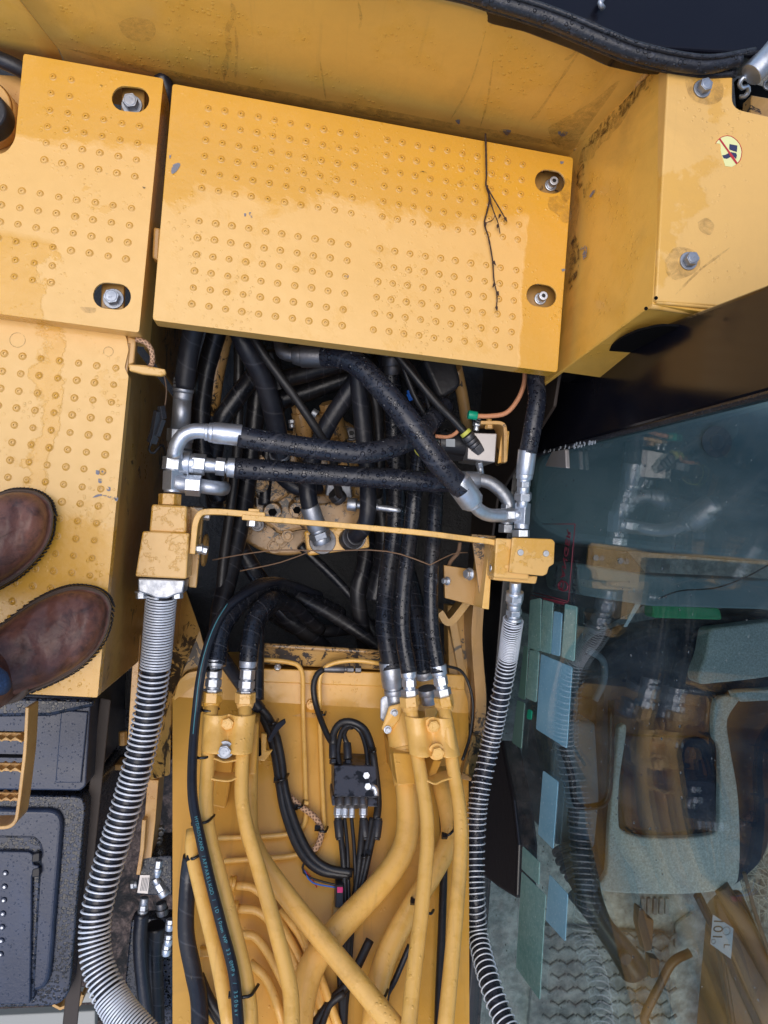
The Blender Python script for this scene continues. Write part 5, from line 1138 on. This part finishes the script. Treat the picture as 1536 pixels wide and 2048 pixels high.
# U shaped grey cushion border built as one piece
U = [(1238, 1454), (1254, 1456), (1240, 1560), (1238, 1640), (1246, 1662), (1275, 1673), (1330, 1677), (1400, 1673), (1436, 1660), (1440, 1600), (1440, 1500), (1428, 1470), (1434, 1400), (1480, 1396), (1456, 1440), (1462, 1500), (1478, 1600), (1480, 1740), (1462, 1775), (1400, 1787), (1300, 1789), (1196, 1780), (1214, 1745), (1220, 1640)]
pad('cushion_border', smooth2(U+[U[0]], 4)[:-1], -.495, .02, 'seat_grey', 0, .006)
pad('backrest_panel', [(1420, 1258), (1560, 1240), (1600, 1345), (1500, 1360), (1400, 1370), (1396, 1352), (1412, 1310)], -.44, .05, 'seat_grey', 10)
pad('backrest_panel', [(1470, 1385), (1560, 1378), (1560, 1400), (1480, 1404)], -.46, .03, 'seat_grey', 5)
pad('seat_centre', [(1246, 1470), (1425, 1476), (1434, 1600), (1434, 1655), (1330, 1668), (1250, 1655), (1244, 1600)], -.512, .01, 'seat_navy', 14)
# console, armrest frame, joystick
con = cabp('left_console', [(1110, 1440), (1192, 1444), (1200, 1600), (1190, 1700), (1106, 1690), (1100, 1560)], -.44, .2, 'console', 'grey control console left of the seat', .01, 12)
cabp('console_hatch', [(1138, 1616), (1160, 1618), (1156, 1654), (1134, 1652)], -.438, .006, 'cab_trim', None, .001, 0, con)
tube('armrest_frame', [(1124, 1495, -.40), (1144, 1550, -.40), (1147, 1600, -.40), (1158, 1615, -.40), (1205, 1612, -.40), (1218, 1590, -.40), (1222, 1500, -.40), (1222, 1400, -.41)], 7, M['gloss_black'], con, 'pipe', .03)
tube('console_handle', [(1175, 1300, -.40), (1205, 1320, -.40), (1208, 1360, -.41), (1190, 1400, -.42)], 7, M['console'], con)
mk('joy_black', (.008, .009, .011), .35)
joy = fitting('joystick', (1142, 1692, -.42), (1172, 1790, -.36), [(0, .12, 42, 42, 28), (.12, .2, 37, 34, 28), (.2, .3, 41, 41, 28), (.3, .38, 35, 32, 28), (.38, .48, 37, 37, 28), (.48, .56, 31, 29, 28), (.56, .66, 33, 31, 28), (.66, 1, 28, 20, 28)], M['cab_trim'], E, 'black joystick with a ribbed boot inside the cab', .002)
bm = bmesh.new(); jpth = cat_rom([P(*v) for v in ((1165, 1775, -.33), (1180, 1805, -.31), (1205, 1850, -.29), (1235, 1890, -.28), (1262, 1930, -.27), (1272, 1950, -.27))], .004)
sweep(bm, jpth, lambda t, l: rr(31, -.3)*(1.25-.55*math.sin(min(t*2.2, 1)*math.pi/2)+.55*max(0, t-.45) if t < .97 else .7), 20)
o = link('joystick_grip', fin(bm, 'jg'), M['joy_black'], joy); ss = o.modifiers.new('s', 'SUBSURF'); ss.levels = 1; ss.render_levels = 1
c = P(1252, 1918, -.235); bm = bmesh.new(); frus(bm, c-Vector((0, 0, .01)), c+Vector((0, 0, .002)), .012, .010, 24); link('grip_button', fin(bm, 'gb'), M['cab_trim'], joy)
c = P(1178, 1772, -.30); bm = bmesh.new(); frus(bm, c-Vector((0, 0, .012)), c+Vector((0, 0, .004)), .022, .018, 28); o = link('grip_collar', fin(bm, 'gc'), M['cab_trim'], joy); bev(o, .003, 3)
# ribbed floor mat
matp = [(1075, 1850), (1340, 1870), (1345, 2150), (1050, 2150)]
fm = prism('floor_mat', matp, CF+.02, CF+.002, M['mat_rubber'], None, .004, 12); tag(fm, 'dusty grey rubber floor mat with a chevron tread inside the cab', 'mat')
bm = bmesh.new()
for ry in range(9):
    for rx in range(8):
        x, y = 1085+rx*34+(ry % 2)*17, 1868+ry*27
        if x > 1325 or y > 2060: continue
        for sgn, (x2, y2) in ((1, (x+15, y+11)), (1, (x+30, y))):
            a = P(x+15 if x2 > x+20 else x, y+11 if x2 > x+20 else y, CF+.023); b_ = P(x2, y2, CF+.023); sweep(bm, [a, b_], .0045, 6)
link('mat_tread', fin(bm, 'mt'), M['mat_rubber'], fm)
# pedals and floor pressings
for pts in ([(1278, 1815), (1290, 1822), (1294, 1835), (1308, 1840), (1304, 1900), (1290, 1904), (1276, 1850)], [(1300, 1915), (1320, 1920), (1318, 1955), (1302, 1958)]):
    cabp('pedal', pts, -.80, .03, 'brown_panel', None, .006, 4)
cabp('floor_pressing', [(1352, 1850), (1388, 1825), (1390, 1870), (1350, 1900)], CF+.015, .012, 'floor_grey', None, .006, 8)
for k in range(5): cabp('floor_rib', [(1284+k*12, 1797), (1292+k*12, 1797), (1290+k*12, 1832), (1283+k*12, 1830)], CF+.012, .01, 'mat_rubber', None, .003, 3)
tube('floor_lever', [(1380, 1905, -.84), (1345, 1925, -.84), (1320, 1970, -.84), (1290, 2030, -.85), (1292, 2048, -.85)], 9, M['brown_panel'], E)
# far door panel with sticker, lower right
dp = loft('far_door_panel', [(1425, 1790, -.6), (1480, 1776, -.52), (1650, 2160, -.52), (1480, 2160, -.6)], [(1415, 1800, -.85), (1480, 1790, -.7), (1640, 2200, -.7), (1380, 2160, -.85)], M['brown_panel'], E, .01, 'brown lower door panel of the cab with a 101 sticker')
tube('door_rubber', [(1395, 1790, -.57), (1440, 1880, -.57), (1475, 1960, -.57), (1530, 2080, -.57)], 9, M['gloss_black'], dp)
tube('door_tube', [(1440, 1770, -.5), (1490, 1850, -.5), (1545, 1960, -.5), (1600, 2060, -.5)], 17, M['brown_panel'], dp)
tube('door_edge', [(1488, 1745, -.48), (1512, 1830, -.48), (1545, 1925, -.48)], 4, M['twig_pale'], dp)
z101 = -.495
st1 = zplane([(1426, 1829), (1467, 1857), (1462, 1918), (1421, 1888)], z101, M['grey_print'], 'sticker', dp, .001)
uxv = P(1422, 1880, z101)-P(1426, 1832, z101); uyv = P(1466, 1857, z101)-P(1426, 1829, z101)
plane_text('101', P(1435, 1858, z101+.0012), -(P(1426, 1832, z101)-P(1422, 1882, z101))*1, uyv, .034, M['black'], 'sticker_number', st1)
plane_text('L', P(1453, 1892, z101+.0012), uxv, uyv, .022, M['black'], 'sticker_letter', st1)
bm = bmesh.new(); c = P(1427, 1883, z101+.0015); sweep(bm, [c+Vector((.005*math.cos(t), .005*math.sin(t), 0)) for t in [i*6.2832/16 for i in range(17)]], .0006, 6, False); c = P(1453, 1862, z101+.0015); sweep(bm, [c+Vector((.009*math.cos(t), .009*math.sin(t), 0)) for t in [i*6.2832/20 for i in range(21)]], .0005, 6, False); link('sticker_emblem', fin(bm, 'se'), M['steel_dark'], st1)
# sky reflections painted as flat patches, then real decals, on the cab glass ---------------------------
def glass_patch(name, pts, mat, label=None, dx=-.0012, th=.0008):
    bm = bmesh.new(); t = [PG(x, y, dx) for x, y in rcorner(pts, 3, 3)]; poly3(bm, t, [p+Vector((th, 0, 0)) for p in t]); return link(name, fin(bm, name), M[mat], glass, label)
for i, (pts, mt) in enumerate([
    ([(1060, 1200), (1082, 1196), (1080, 1302), (1055, 1300)], 'reflection_teal'), ([(1086, 1199), (1106, 1203), (1101, 1308), (1080, 1302)], 'reflection_teal'),
    ([(1108, 1222), (1124, 1226), (1119, 1313), (1102, 1308)], 'reflection_blue'), ([(1130, 1208), (1154, 1213), (1148, 1323), (1123, 1314)], 'reflection_teal'),
    ([(1048, 1290), (1056, 1296), (1050, 1400), (1036, 1394)], 'dull_green'), ([(1060, 1296), (1078, 1304), (1072, 1405), (1052, 1396)], 'reflection_teal'),
    ([(1082, 1308), (1144, 1334), (1133, 1497), (1072, 1458)], 'reflection_blue'), ([(1034, 1400), (1049, 1405), (1042, 1498), (1024, 1485)], 'dull_green'),
    ([(1086, 1541), (1116, 1563), (1106, 1698), (1076, 1668)], 'reflection_blue'), ([(1045, 1692), (1079, 1724), (1077, 1770), (1043, 1738)], 'reflection_teal'),
    ([(1043, 1743), (1091, 1790), (1079, 2000), (1032, 1935)], 'reflection_teal'), ([(1099, 1749), (1135, 1788), (1130, 1883), (1091, 1840)], 'reflection_blue')]):
    glass_patch('sky_reflection_patch', pts, mt)
bm = bmesh.new()
for a, b in (((1150, 1048), (1137, 1202)), ((1085, 1048), (1150, 1048)), ((1068, 1185), (1136, 1203)), ((1062, 1190), (1134, 1206))):
    sweep(bm, [PG(*a, -.001), PG(*b, -.001)], .0007, 6)
link('red_outline', fin(bm, 'ro'), M['red_print'], glass)
dcl = glass_patch('warning_decal', [(1086, 1196), (1128, 1206), (1128, 1210), (1086, 1200)], 'red_print', 'dark red framed warning label on the glass')
def gtext(s, a, b, up, size, mat, name, par):
    pa_, pb2, pu = PG(*a, -.001), PG(*b, -.001), PG(*up, -.001); o = plane_text(s, (pa_+pb2)/2, pb2-pa_, pu-pa_, size, mat, name, par); return o
gtext('DANGER', (1126, 1145), (1133, 1095), (1142, 1120), .026, M['red_print'], 'label_lettering', dcl)
gtext('CRUSH', (1146, 1190), (1150, 1140), (1160, 1165), .024, M['dark_print'], 'label_lettering', dcl)
gtext('RISK', (1108, 1172), (1114, 1135), (1124, 1150), .020, M['dark_print'], 'label_lettering', dcl)
bm = bmesh.new(); c = PG(1126, 1172, -.001); sweep(bm, [c+Vector((0, .008*math.cos(t), .022*math.sin(t))) for t in [i*6.2832/24 for i in range(25)]], .0012, 6, False); link('red_ring', fin(bm, 'rr'), M['red_print'], dcl)
glass_patch('green_display', [(1056, 1418), (1064, 1421), (1062, 1440), (1053, 1437)], 'green')
# rain beads on the glass
bm = bmesh.new()
for i in range(420):
    y, z = random.uniform(-.75, .15), random.uniform(-.40, .30); p = Vector((GX-.0002, y, z)); s = random.choice([.0006, .0009, .0013, .0018])
    frus(bm, p, p-Vector((s*.6, 0, 0)), s, s*.4, 7)
rb_ = link('rain_beads', fin(bm, 'rbd'), M['white'], glass); rb_.data.materials.clear(); q = mk('water', (.25, .3, .33), .05); q.b.inputs['Transmission Weight'].default_value = .9; rb_.data.materials.append(M['water']); rb_['kind'] = 'stuff'

# ================================================================ lower left : tanks, step, ground gear
TZ = -.30
beam = loft('tank_beam', [(-60, 1392, TZ+.06), (190, 1398, TZ+.06), (190, 1412, TZ+.06), (100, 1432, TZ+.06), (-60, 1434, TZ+.06)], [(-60, 1392, TZ-.1), (190, 1398, TZ-.1), (190, 1412, TZ-.1), (100, 1432, TZ-.1), (-60, 1434, TZ-.1)], M['tank'], E, .01, 'dark beam below the deck plate')
tk1 = prism('storage_box', [(-160, 1380), (182, 1396), (172, 1572), (160, 1582), (-160, 1578)], TZ, TZ-.35, M['tank_flat'], E, .008, 6, 'upper black box lid behind the yellow ladder', 3)
prism('lid_panel', [(122, 1420), (176, 1424), (162, 1566), (110, 1566)], TZ+.005, TZ-.02, M['tank_flat'], tk1, .002)
for y in (1462, 1508): prism('lid_slot', [(-60, y), (60, y+2), (60, y+9), (-60, y+7)], TZ+.003, TZ-.01, M['void'], tk1, .002)
tk2 = prism('storage_tank', [(-200, 1588), (160, 1592), (172, 1606), (140, 1985), (118, 2012), (-200, 2024)], TZ-.02, TZ-.35, M['tank'], E, .022, 22, 'lower black rain spotted tank with a sunken step', 5)
prism('tank_top', [(-200, 1615), (112, 1620), (126, 1640), (100, 1960), (84, 1984), (-200, 1996)], TZ-.008, TZ-.04, M['tank_flat'], tk2, .012, 20, None, 4)
rc_ = prism('step_recess', [(-200, 1668), (70, 1672), (86, 1690), (80, 1780), (68, 2004), (-200, 2010)], TZ-.006, TZ-.03, M['tank'], tk2, .004, 10)
stp = prism('step_cover', [(-200, 1700), (58, 1704), (68, 1712), (66, 1730), (78, 1732), (74, 1748), (64, 1750), (60, 2008), (-200, 2012)], TZ+.002, TZ-.03, M['tank_flat'], tk2, .003, 4)
for k in range(7):
    c = P(11-k*1.6, 1746+k*27, TZ+.002); bm = bmesh.new(); frus(bm, c, c+Vector((0, 0, .003)), .0055, .004, 18); frus(bm, c+Vector((0, 0, .003)), c+Vector((0, 0, .0034)), .002, .002, 10, mi=1); link('anti_slip_stud', fin(bm, 'as'), [M['tank_flat'], M['zinc']], stp)
for y in (1708, 1738): prism('cover_clip', [(64, y), (80, y-3), (80, y+16), (62, y+18)], TZ+.003, TZ-.01, M['gloss_black'], stp, .002, 5)
# ladder
lad = tube('ladder_rail', [(52, 1425, -.07), (50, 1500, -.08), (40, 1590, -.09), (28, 1652, -.10), (0, 1660, -.10), (-60, 1662, -.10)], 5, M['paint_rust'], E, 'pipe', .02); bpy.data.objects.remove(lad)
lad = flatbar('ladder', [(54, 1415), (50, 1500), (38, 1600), (30, 1655), (-80, 1658)], 7, -.06, -.105, M['paint_rust'], E, 'rusty yellow ladder side with three toothed rungs', 24)
for y in (1478, 1539, 1598):
    pts = [(-60+i*9, y+(4 if i % 2 else -2)) for i in range(12)]+[(44, y+6)]
    flatbar('ladder_rung', [p for p in pts if p[0] < 46], 4, -.07, -.105, M['paint_rust'], lad)
    prism('rung_tread', [(-60, y-14), (42, y-12), (40, y+4), (-60, y+2)], -.085, -.09, M['paint_rust'], lad, .001)
# dark side wall and chassis strip by the tanks
loft('chassis_side', [(200, 1395, -.36), (222, 1400, -.36), (180, 1800, -.36), (150, 2100, -.36), (120, 2100, -.36), (150, 1800, -.36)], [(200, 1395, -.5), (222, 1400, -.5), (180, 1800, -.5), (150, 2100, -.5), (120, 2100, -.5), (150, 1800, -.5)], M['brown_dark'], E, .002)
prism('chassis_plate', [(215, 1280), (345, 1180), (345, 1520), (205, 1535)], -.62, -.66, M['tank'], E, .003, 0, 'wet black chassis plate far below the left sprung hose')
prism('chassis_rib', [(205, 1530), (330, 1528), (330, 1540), (205, 1542)], -.56, -.62, M['paint_rust'], E, .003)
fitting('chassis_bolt', (246, 1463, -.5), (246, 1490, -.5), [hexes(0, 1, 8)], M['paint_rust'], E)
flatbar('chassis_edge', [(206, 1560), (196, 1760), (186, 1900)], 3, -.52, -.60, M['paint_rust'], E)
# lower yellow rung and pale boards at the bottom left corner
flatbar('lower_rung', [(105, 2010), (120, 2018), (135, 2012), (150, 2020), (160, 2008), (165, 1990)], 6, -.60, -.66, M['paint_rust'], E, 'yellow toothed rung of the lower ladder')
pl_ = prism('plank', [(120, 1990), (190, 1985), (195, 2005), (130, 2008)], -.9, -.93, M['board'], None, .003); tag(pl_, 'short pale board by the foot of the sprung hose, bottom left', 'plank')
pl_ = prism('plank', [(-60, 2034), (190, 2022), (190, 2060), (-60, 2070)], -.9, -.93, M['board'], None, .003); tag(pl_, 'long pale board along the bottom left edge of the photo', 'plank')
# black valve block low beside the boom
vz = -.42
lv = prism('valve_manifold', [(284, 1715), (300, 1712), (345, 1712), (345, 1792), (273, 1790), (277, 1720)], vz, vz-.12, M['tank'], E, .003, 0, 'black valve manifold with a metal data plate low beside the boom')
np_ = prism('data_plate', [(280, 1750), (300, 1750), (296, 1788), (274, 1786)], vz+.002, vz, M['plate_metal'], lv, .0005)
for k in range(5): prism('data_line', [(284+k*3, 1756), (285.3+k*3, 1756), (281.3+k*3, 1782), (280+k*3, 1782)], vz+.003, vz+.002, M['steel_dark'], np_, 0)
fitting('side_plug', (275, 1768, vz-.02), (262, 1770, vz-.02), [(0, .5, 7, 7, 20), hexes(.5, 1, 8)], M['zinc_dull'], lv)
fitting('adapter', (318, 1720, vz), (313, 1758, vz), [hexes(0, .4, 8), (.4, .6, 9, 9, 20), (.6, .9, 8, 6, 20)], M['zinc'], lv)
fitting('angle_fitting', (310, 1756, vz), (330, 1790, vz), [(0, .3, 8, 8, 20), hexes(.3, .7, 10), (.7, 1, 11, 11, 24)], M['zinc'], lv)
fitting('adapter', (289, 1795, vz), (285, 1830, vz), [(0, .4, 8, 8, 20), hexes(.4, .7, 9), (.7, 1, 10, 9, 24)], M['zinc_dull'], lv)
fitting('adapter', (322, 1805, vz), (326, 1830, vz), [(0, .5, 10, 10, 24), (.5, 1, 12, 10, 24)], M['steel_dark'], lv)
HS([(284, 1825, vz), (280, 1880, vz), (284, 1950, vz), (300, 2080, vz)], 13, 'hose_plain', 'black hose leaving the low manifold downwards'); HS([(312, 1850, vz-.05), (308, 1920, vz-.06), (312, 2080, vz-.06)], 17, 'hose_deep')
for x, y in ((341, 1850), (338, 1880), (334, 1900)): fitting('adapter', (x, y-12, vz+.02), (x-2, y+10, vz+.02), [hexes(0, .4, 8), (.4, 1, 9, 8, 20)], M['zinc'], lv)
prism('splash_guard', [(262, 1840), (345, 1835), (345, 2100), (255, 2100), (250, 1960)], vz-.12, vz-.16, M['tank'], E, .004)
for x, y in ((322, 1662), (318, 1682)): fitting('chassis_bolt', (x, y-6, -.5), (x, y+6, -.48), [(0, .5, 7, 7, 16), (.5, 1, 5, 5, 12)], M['zinc_dull'], E)
# rail in the mud
fl2 = tube('track_edge', [(250, 1560, -1.2), (150, 1900, -1.2), (60, 2300, -1.2)], 6, M['steel_dark'], E)

# ================================================================ person : brown boots and jeans on the deck
pr_ = empty('person', P(-60, 1300, 0), 'person in worn brown leather boots and blue jeans on the left yellow deck', 'person')
def boot(outline, heel, toe, shaft, parent):
    hA, tA = Vector((*heel, 0)), Vector((*toe, 0)); ax = tA-hA; Lx = ax.length
    ol = smooth2(outline+[outline[0]], 5)[:-1]
    bm = bmesh.new(); n = len(ol)
    def axis_pt(x, y):
        t = (Vector((x, y, 0))-hA).dot(ax)/(Lx*Lx); t = max(.13, min(.86, t)); return t, hA+ax*t
    # sole with cleats and welt
    def ringz(scale, z):
        r = []
        for x, y in ol:
            t, a = axis_pt(x, y); q_ = a+(Vector((x, y, 0))-a)*scale; r.append(bm.verts.new(P(q_.x, q_.y, z)))
        return r
    def bridge(A, B, mi, sm=True):
        for k in range(n):
            f = bm.faces.new((A[k], A[(k+1) % n], B[(k+1) % n], B[k])); f.material_index = mi; f.smooth = sm
    rs = [ringz(.985, .0015), ringz(1.0, .012), ringz(1.0, .020)]
    bm.faces.new(rs[0]).material_index = 2
    bridge(rs[0], rs[1], 2); bridge(rs[1], rs[2], 2)
    r3 = ringz(.985, .022); bridge(rs[2], r3, 2); r4 = ringz(.985, .027); bridge(r3, r4, 1); r5 = ringz(.93, .0285); bridge(r4, r5, 1); r6 = ringz(.90, .026); bridge(r5, r6, 1)
    prev = r6
    for k in range(1, 13):
        s = k/12; rg = []
        for x, y in ol:
            t, a = axis_pt(x, y); hgt = .046 if t > .75 else .046+(.75-t)*.085
            if t > .80: hgt -= (t-.80)*.10
            ang = s*math.pi/2; rad = .90*math.cos(ang)**.72 if s < 1 else 0.001; z = .026+hgt*math.sin(ang)**.8
            q_ = a+(Vector((x, y, 0))-a)*max(rad, .002); p = P(q_.x, q_.y, 0)
            # keep plan position true at height
            zz = z+.0022*noise.noise(p*38)*s+.0018*noise.noise(p*90+Vector((0, 0, 5)))*s*(1 if t < .72 else .2)
            p2 = P(q_.x, q_.y, zz); rg.append(bm.verts.new(p.lerp(p2, .55)+Vector((0, 0, zz-p.lerp(p2, .55).z))))
        bridge(prev, rg, 0); prev = rg
    f = bm.faces.new(prev); f.smooth = True
    # cleats round the edge
    for k in range(0, n, 1):
        x, y = ol[k]; t, a = axis_pt(x, y); d = (Vector((x, y, 0))-a).normalized(); p = P(x+d.x*.5, y+d.y*.5, .007); e = P(x+d.x*3.0, y+d.y*3.0, .007)
        frus(bm, Vector((p.x, p.y, .001)), Vector((e.x, e.y, .001)), .004, .0035, 4, mi=2, smooth=False)
    # shaft
    sp0 = P(*shaft, .09); sweep(bm, [sp0+Vector((0, 0, -.04)), sp0, sp0+Vector((-.004, 0, .05)), sp0+Vector((-.006, 0, .09))], lambda t, l: .050+.002*math.sin(t*9), 28)
    # stitch ridge at the welt
    st3 = []
    for x, y in ol+[ol[0]]:
        t, a = axis_pt(x, y); q_ = a+(Vector((x, y, 0))-a)*.955; st3.append(P(q_.x, q_.y, .0292))
    sweep(bm, st3, .0008, 6, False, mi=1)
    o = link('boot', fin(bm, 'boot'), [M['leather'], M['welt'], M['sole']], parent); return o, sp0
b2, s2 = boot([(224, 1212), (217, 1258), (197, 1298), (160, 1336), (110, 1365), (50, 1390), (-20, 1420), (-100, 1450), (-160, 1440), (-182, 1395), (-160, 1345), (-100, 1305), (-40, 1272), (0, 1249), (60, 1205), (110, 1180), (150, 1171), (190, 1176), (214, 1191)], (-175, 1400), (226, 1228), (-62, 1362), pr_)
b1, s1 = boot([(108, 1028), (102, 1072), (80, 1112), (42, 1150), (0, 1176), (-70, 1215), (-140, 1240), (-200, 1225), (-222, 1180), (-195, 1130), (-120, 1075), (-60, 1020), (0, 986), (35, 978), (72, 982), (98, 1000)], (-215, 1190), (110, 1030), (-120, 1130), pr_)
for s_, e_ in ((s2, 'x'), (s1, 'y')):
    bm = bmesh.new(); base = s_+Vector((-.006, -.002, .055))
    sweep(bm, cat_rom([base, base+Vector((-.006, 0, .06)), base+Vector((-.02, .01, .2)), base+Vector((-.06, .02, .45)), base+Vector((-.11, .03, .75))], .008), lambda t, l: .062+.02*t+.003*noise.noise(Vector((l*30, 2, 1))), 28, wob=.03)
    link('jeans_leg', fin(bm, 'jl'), M['denim'], pr_, 'blue denim trouser leg')
# denim cuff edge and pull loop over the lower boot
bm = bmesh.new(); sweep(bm, [P(-60, 1345, .17), P(-35, 1352, .165), P(-6, 1364, .155), P(2, 1372, .14)], lambda t, l: .022*(1-.45*t), 16); 
link('jeans_cuff', fin(bm, 'jc'), M['denim'], pr_)
bm = bmesh.new(); sweep(bm, cat_rom([P(20, 1340, .055), P(42, 1352, .058), P(50, 1372, .052), P(38, 1392, .045), P(8, 1402, .04)], .004), .006, 10); link('boot_gusset', fin(bm, 'bg'), M['welt'], b2)
# ================================================================ stains, scuffs and drips with a shape of their own
def onplane(px, py, p0, nrm, off=.0006):
    d = ray(px, py); nrm = nrm.normalized(); nrm = nrm if nrm.dot(d) < 0 else -nrm
    return CAM+d*(((p0-CAM).dot(nrm))/d.dot(nrm))+nrm*off
def streak(name, pts, w, p0, nrm, mat, par):
    L2 = [Vector((*p, 0)) for p in smooth2(pts, 6)]; bm = bmesh.new(); A = []
    for i, p in enumerate(L2):
        a = L2[max(i-1, 0)]; b = L2[min(i+1, len(L2)-1)]; d = (b-a).normalized(); nn = Vector((-d.y, d.x, 0))*w*.5*(.45+.8*abs(noise.noise(Vector((p.x*.05, p.y*.05, w)))))
        t = i/(len(L2)-1); nn *= min(1, 6*t, 6*(1-t))+.05
        A.append([bm.verts.new(onplane(p.x+nn.x, p.y+nn.y, p0, nrm)), bm.verts.new(onplane(p.x-nn.x, p.y-nn.y, p0, nrm))])
    for i in range(len(A)-1): bm.faces.new((A[i][0], A[i][1], A[i+1][1], A[i+1][0]))
    return link(name, fin(bm, name), M[mat], par)
def patch(name, pts, p0, nrm, mat, par):
    q_ = smooth2(pts+[pts[0]], 4)[:-1]; bm = bmesh.new(); bm.faces.new([bm.verts.new(onplane(x, y, p0, nrm)) for x, y in q_]); return link(name, fin(bm, name), M[mat], par)
hn = (HQ[1]-HQ[0]).cross(HQ[2]-HQ[0]); hp = HQ[0]
for pts, w in (([(462, 0), (468, 30), (455, 60), (458, 100), (450, 130), (448, 168)], 16), ([(470, 50), (474, 100), (470, 165)], 8), ([(716, 0), (722, 35), (718, 60)], 7), ([(1168, 78), (1150, 105), (1128, 120)], 9),
    ([(1172, 82), (1140, 130), (1110, 175), (1078, 222), (1058, 242)], 8), ([(972, 60), (950, 140), (930, 190), (900, 240)], 6), ([(988, 110), (975, 200), (960, 255)], 5), ([(640, 120), (652, 200)], 5), ([(420, 100), (418, 150)], 5)):
    streak('drip_stain', pts, w, hp, hn, 'grime', hd)
for pts in ([(1002, 258), (1022, 260), (1014, 270)], [(1116, 262), (1136, 264), (1128, 272), (1118, 270)], [(910, 240), (920, 238), (918, 248)]): patch('scuff_mark', pts, hp, hn, 'scuff', hd)
patch('dent_mark', [(236, 45), (262, 34), (300, 40), (312, 60), (300, 80), (265, 80), (245, 66)], hp, hn, 'grime', hd)
patch('grime_patch', [(1095, 255), (1180, 205), (1240, 160), (1170, 260), (1145, 298), (1110, 290)], hp, hn, 'grime', hd)
streak('grime_patch', [(130, 95), (345, 148), (700, 215), (1000, 268), (1130, 290)], 22, hp, hn, 'grime', hd)
bp0, bn = P(1335, 122, bx-.006), (P(1305, 606, bx-.006)-P(1335, 122, bx-.006)).cross(P(1147, 305, 0)-P(1335, 122, bx-.006))
for pts, w, m_ in (([(1165, 300), (1220, 245), (1275, 185), (1312, 140)], 30, 'grease'), ([(1156, 330), (1200, 280), (1260, 215)], 34, 'grime'), ([(1150, 470), (1150, 520), (1140, 580)], 22, 'grease'), ([(1150, 340), (1150, 420), (1142, 520), (1135, 600)], 22, 'grime'),
    ([(1168, 398), (1176, 370), (1182, 366)], 12, 'grease'), ([(1160, 500), (1172, 495), (1168, 520)], 9, 'scuff'), ([(1180, 395), (1190, 380)], 8, 'scuff'), ([(1165, 320), (1158, 380)], 22, 'grease')):
    streak('grease_smear', pts, w, bp0, bn, m_, ow)
up_ = Vector((0, 0, 1)); cz = Vector((0, 0, .0403)); 
patch('scuff_mark', [(342, 340), (346, 330), (358, 326), (360, 332), (352, 344), (344, 348)], cz, up_, 'scuff', plC)
patch('scuff_mark', [(338, 312), (343, 308), (340, 318)], cz, up_, 'scuff', plC)
for x, y in ((490, 430), (500, 428), (503, 433)): patch('scuff_mark', [(x-2, y-3), (x+2, y-3), (x+2, y+2), (x-1, y+3)], cz, up_, 'scuff', plC)
patch('brown_stain', [(1098, 395), (1125, 392), (1140, 410), (1142, 440), (1128, 446), (1112, 428), (1096, 415)], cz, up_, 'grime', plC)
patch('brown_stain', [(1118, 352), (1140, 362), (1138, 400), (1122, 396)], cz, up_, 'grime', plC)
streak('rust_mark', [(838, 346), (845, 343), (856, 348)], 4, cz, up_, 'grease', plC)
for x, y in ((693, 553), (1123, 325), (1126, 540)): patch('chip', [(x-3, y-2), (x+4, y-2), (x+3, y+2), (x-2, y+3)], cz, up_, 'scuff', plC)
az = Vector((0, 0, .0003)); bz_ = Vector((0, 0, .0303))
patch('rust_stain', [(160, 614), (190, 616), (188, 626), (165, 624)], bz_, up_, 'grime', plB)
for x, y in ((214, 348), (287, 375), (202, 171)): patch('chip', [(x-3, y-2), (x+4, y), (x+1, y+3)], bz_, up_, 'grease', plB)
for x, y in ((200, 962), (195, 945), (207, 944), (217, 978), (232, 998)): patch('scuff_mark', [(x-3, y-5), (x+4, y-3), (x+3, y+4), (x-3, y+3)], az, up_, 'scuff', plA)
streak('scuff_mark', [(185, 995), (205, 990), (235, 1000)], 6, az, up_, 'scuff', plA)
for x, y, r_ in ((217, 703, 9), (35, 680, 14)):
    bm = bmesh.new(); c = P(x, y, .0004); sweep(bm, [c+Vector((rr(r_, 0)*math.cos(t), rr(r_, 0)*math.sin(t), 0)) for t in [i*6.2832/28 for i in range(29)]], .0005, 6, False); link('ring_mark', fin(bm, 'rm'), M['grime'], plA)
sz = Vector((0, 0, bx+.0003))
for pts in ([(1330, 520), (1350, 495), (1385, 500), (1400, 520), (1390, 545), (1350, 560), (1332, 545)], [(1395, 445), (1412, 436), (1428, 450), (1420, 470), (1400, 462)], [(1370, 150), (1400, 145), (1440, 160), (1445, 195), (1420, 210), (1385, 200), (1372, 175)]):
    patch('dusty_stain', pts, sz, up_, 'grime', box)
streak('dusty_stain', [(1350, 590), (1400, 540), (1460, 495)], 7, sz, up_, 'grime', box)
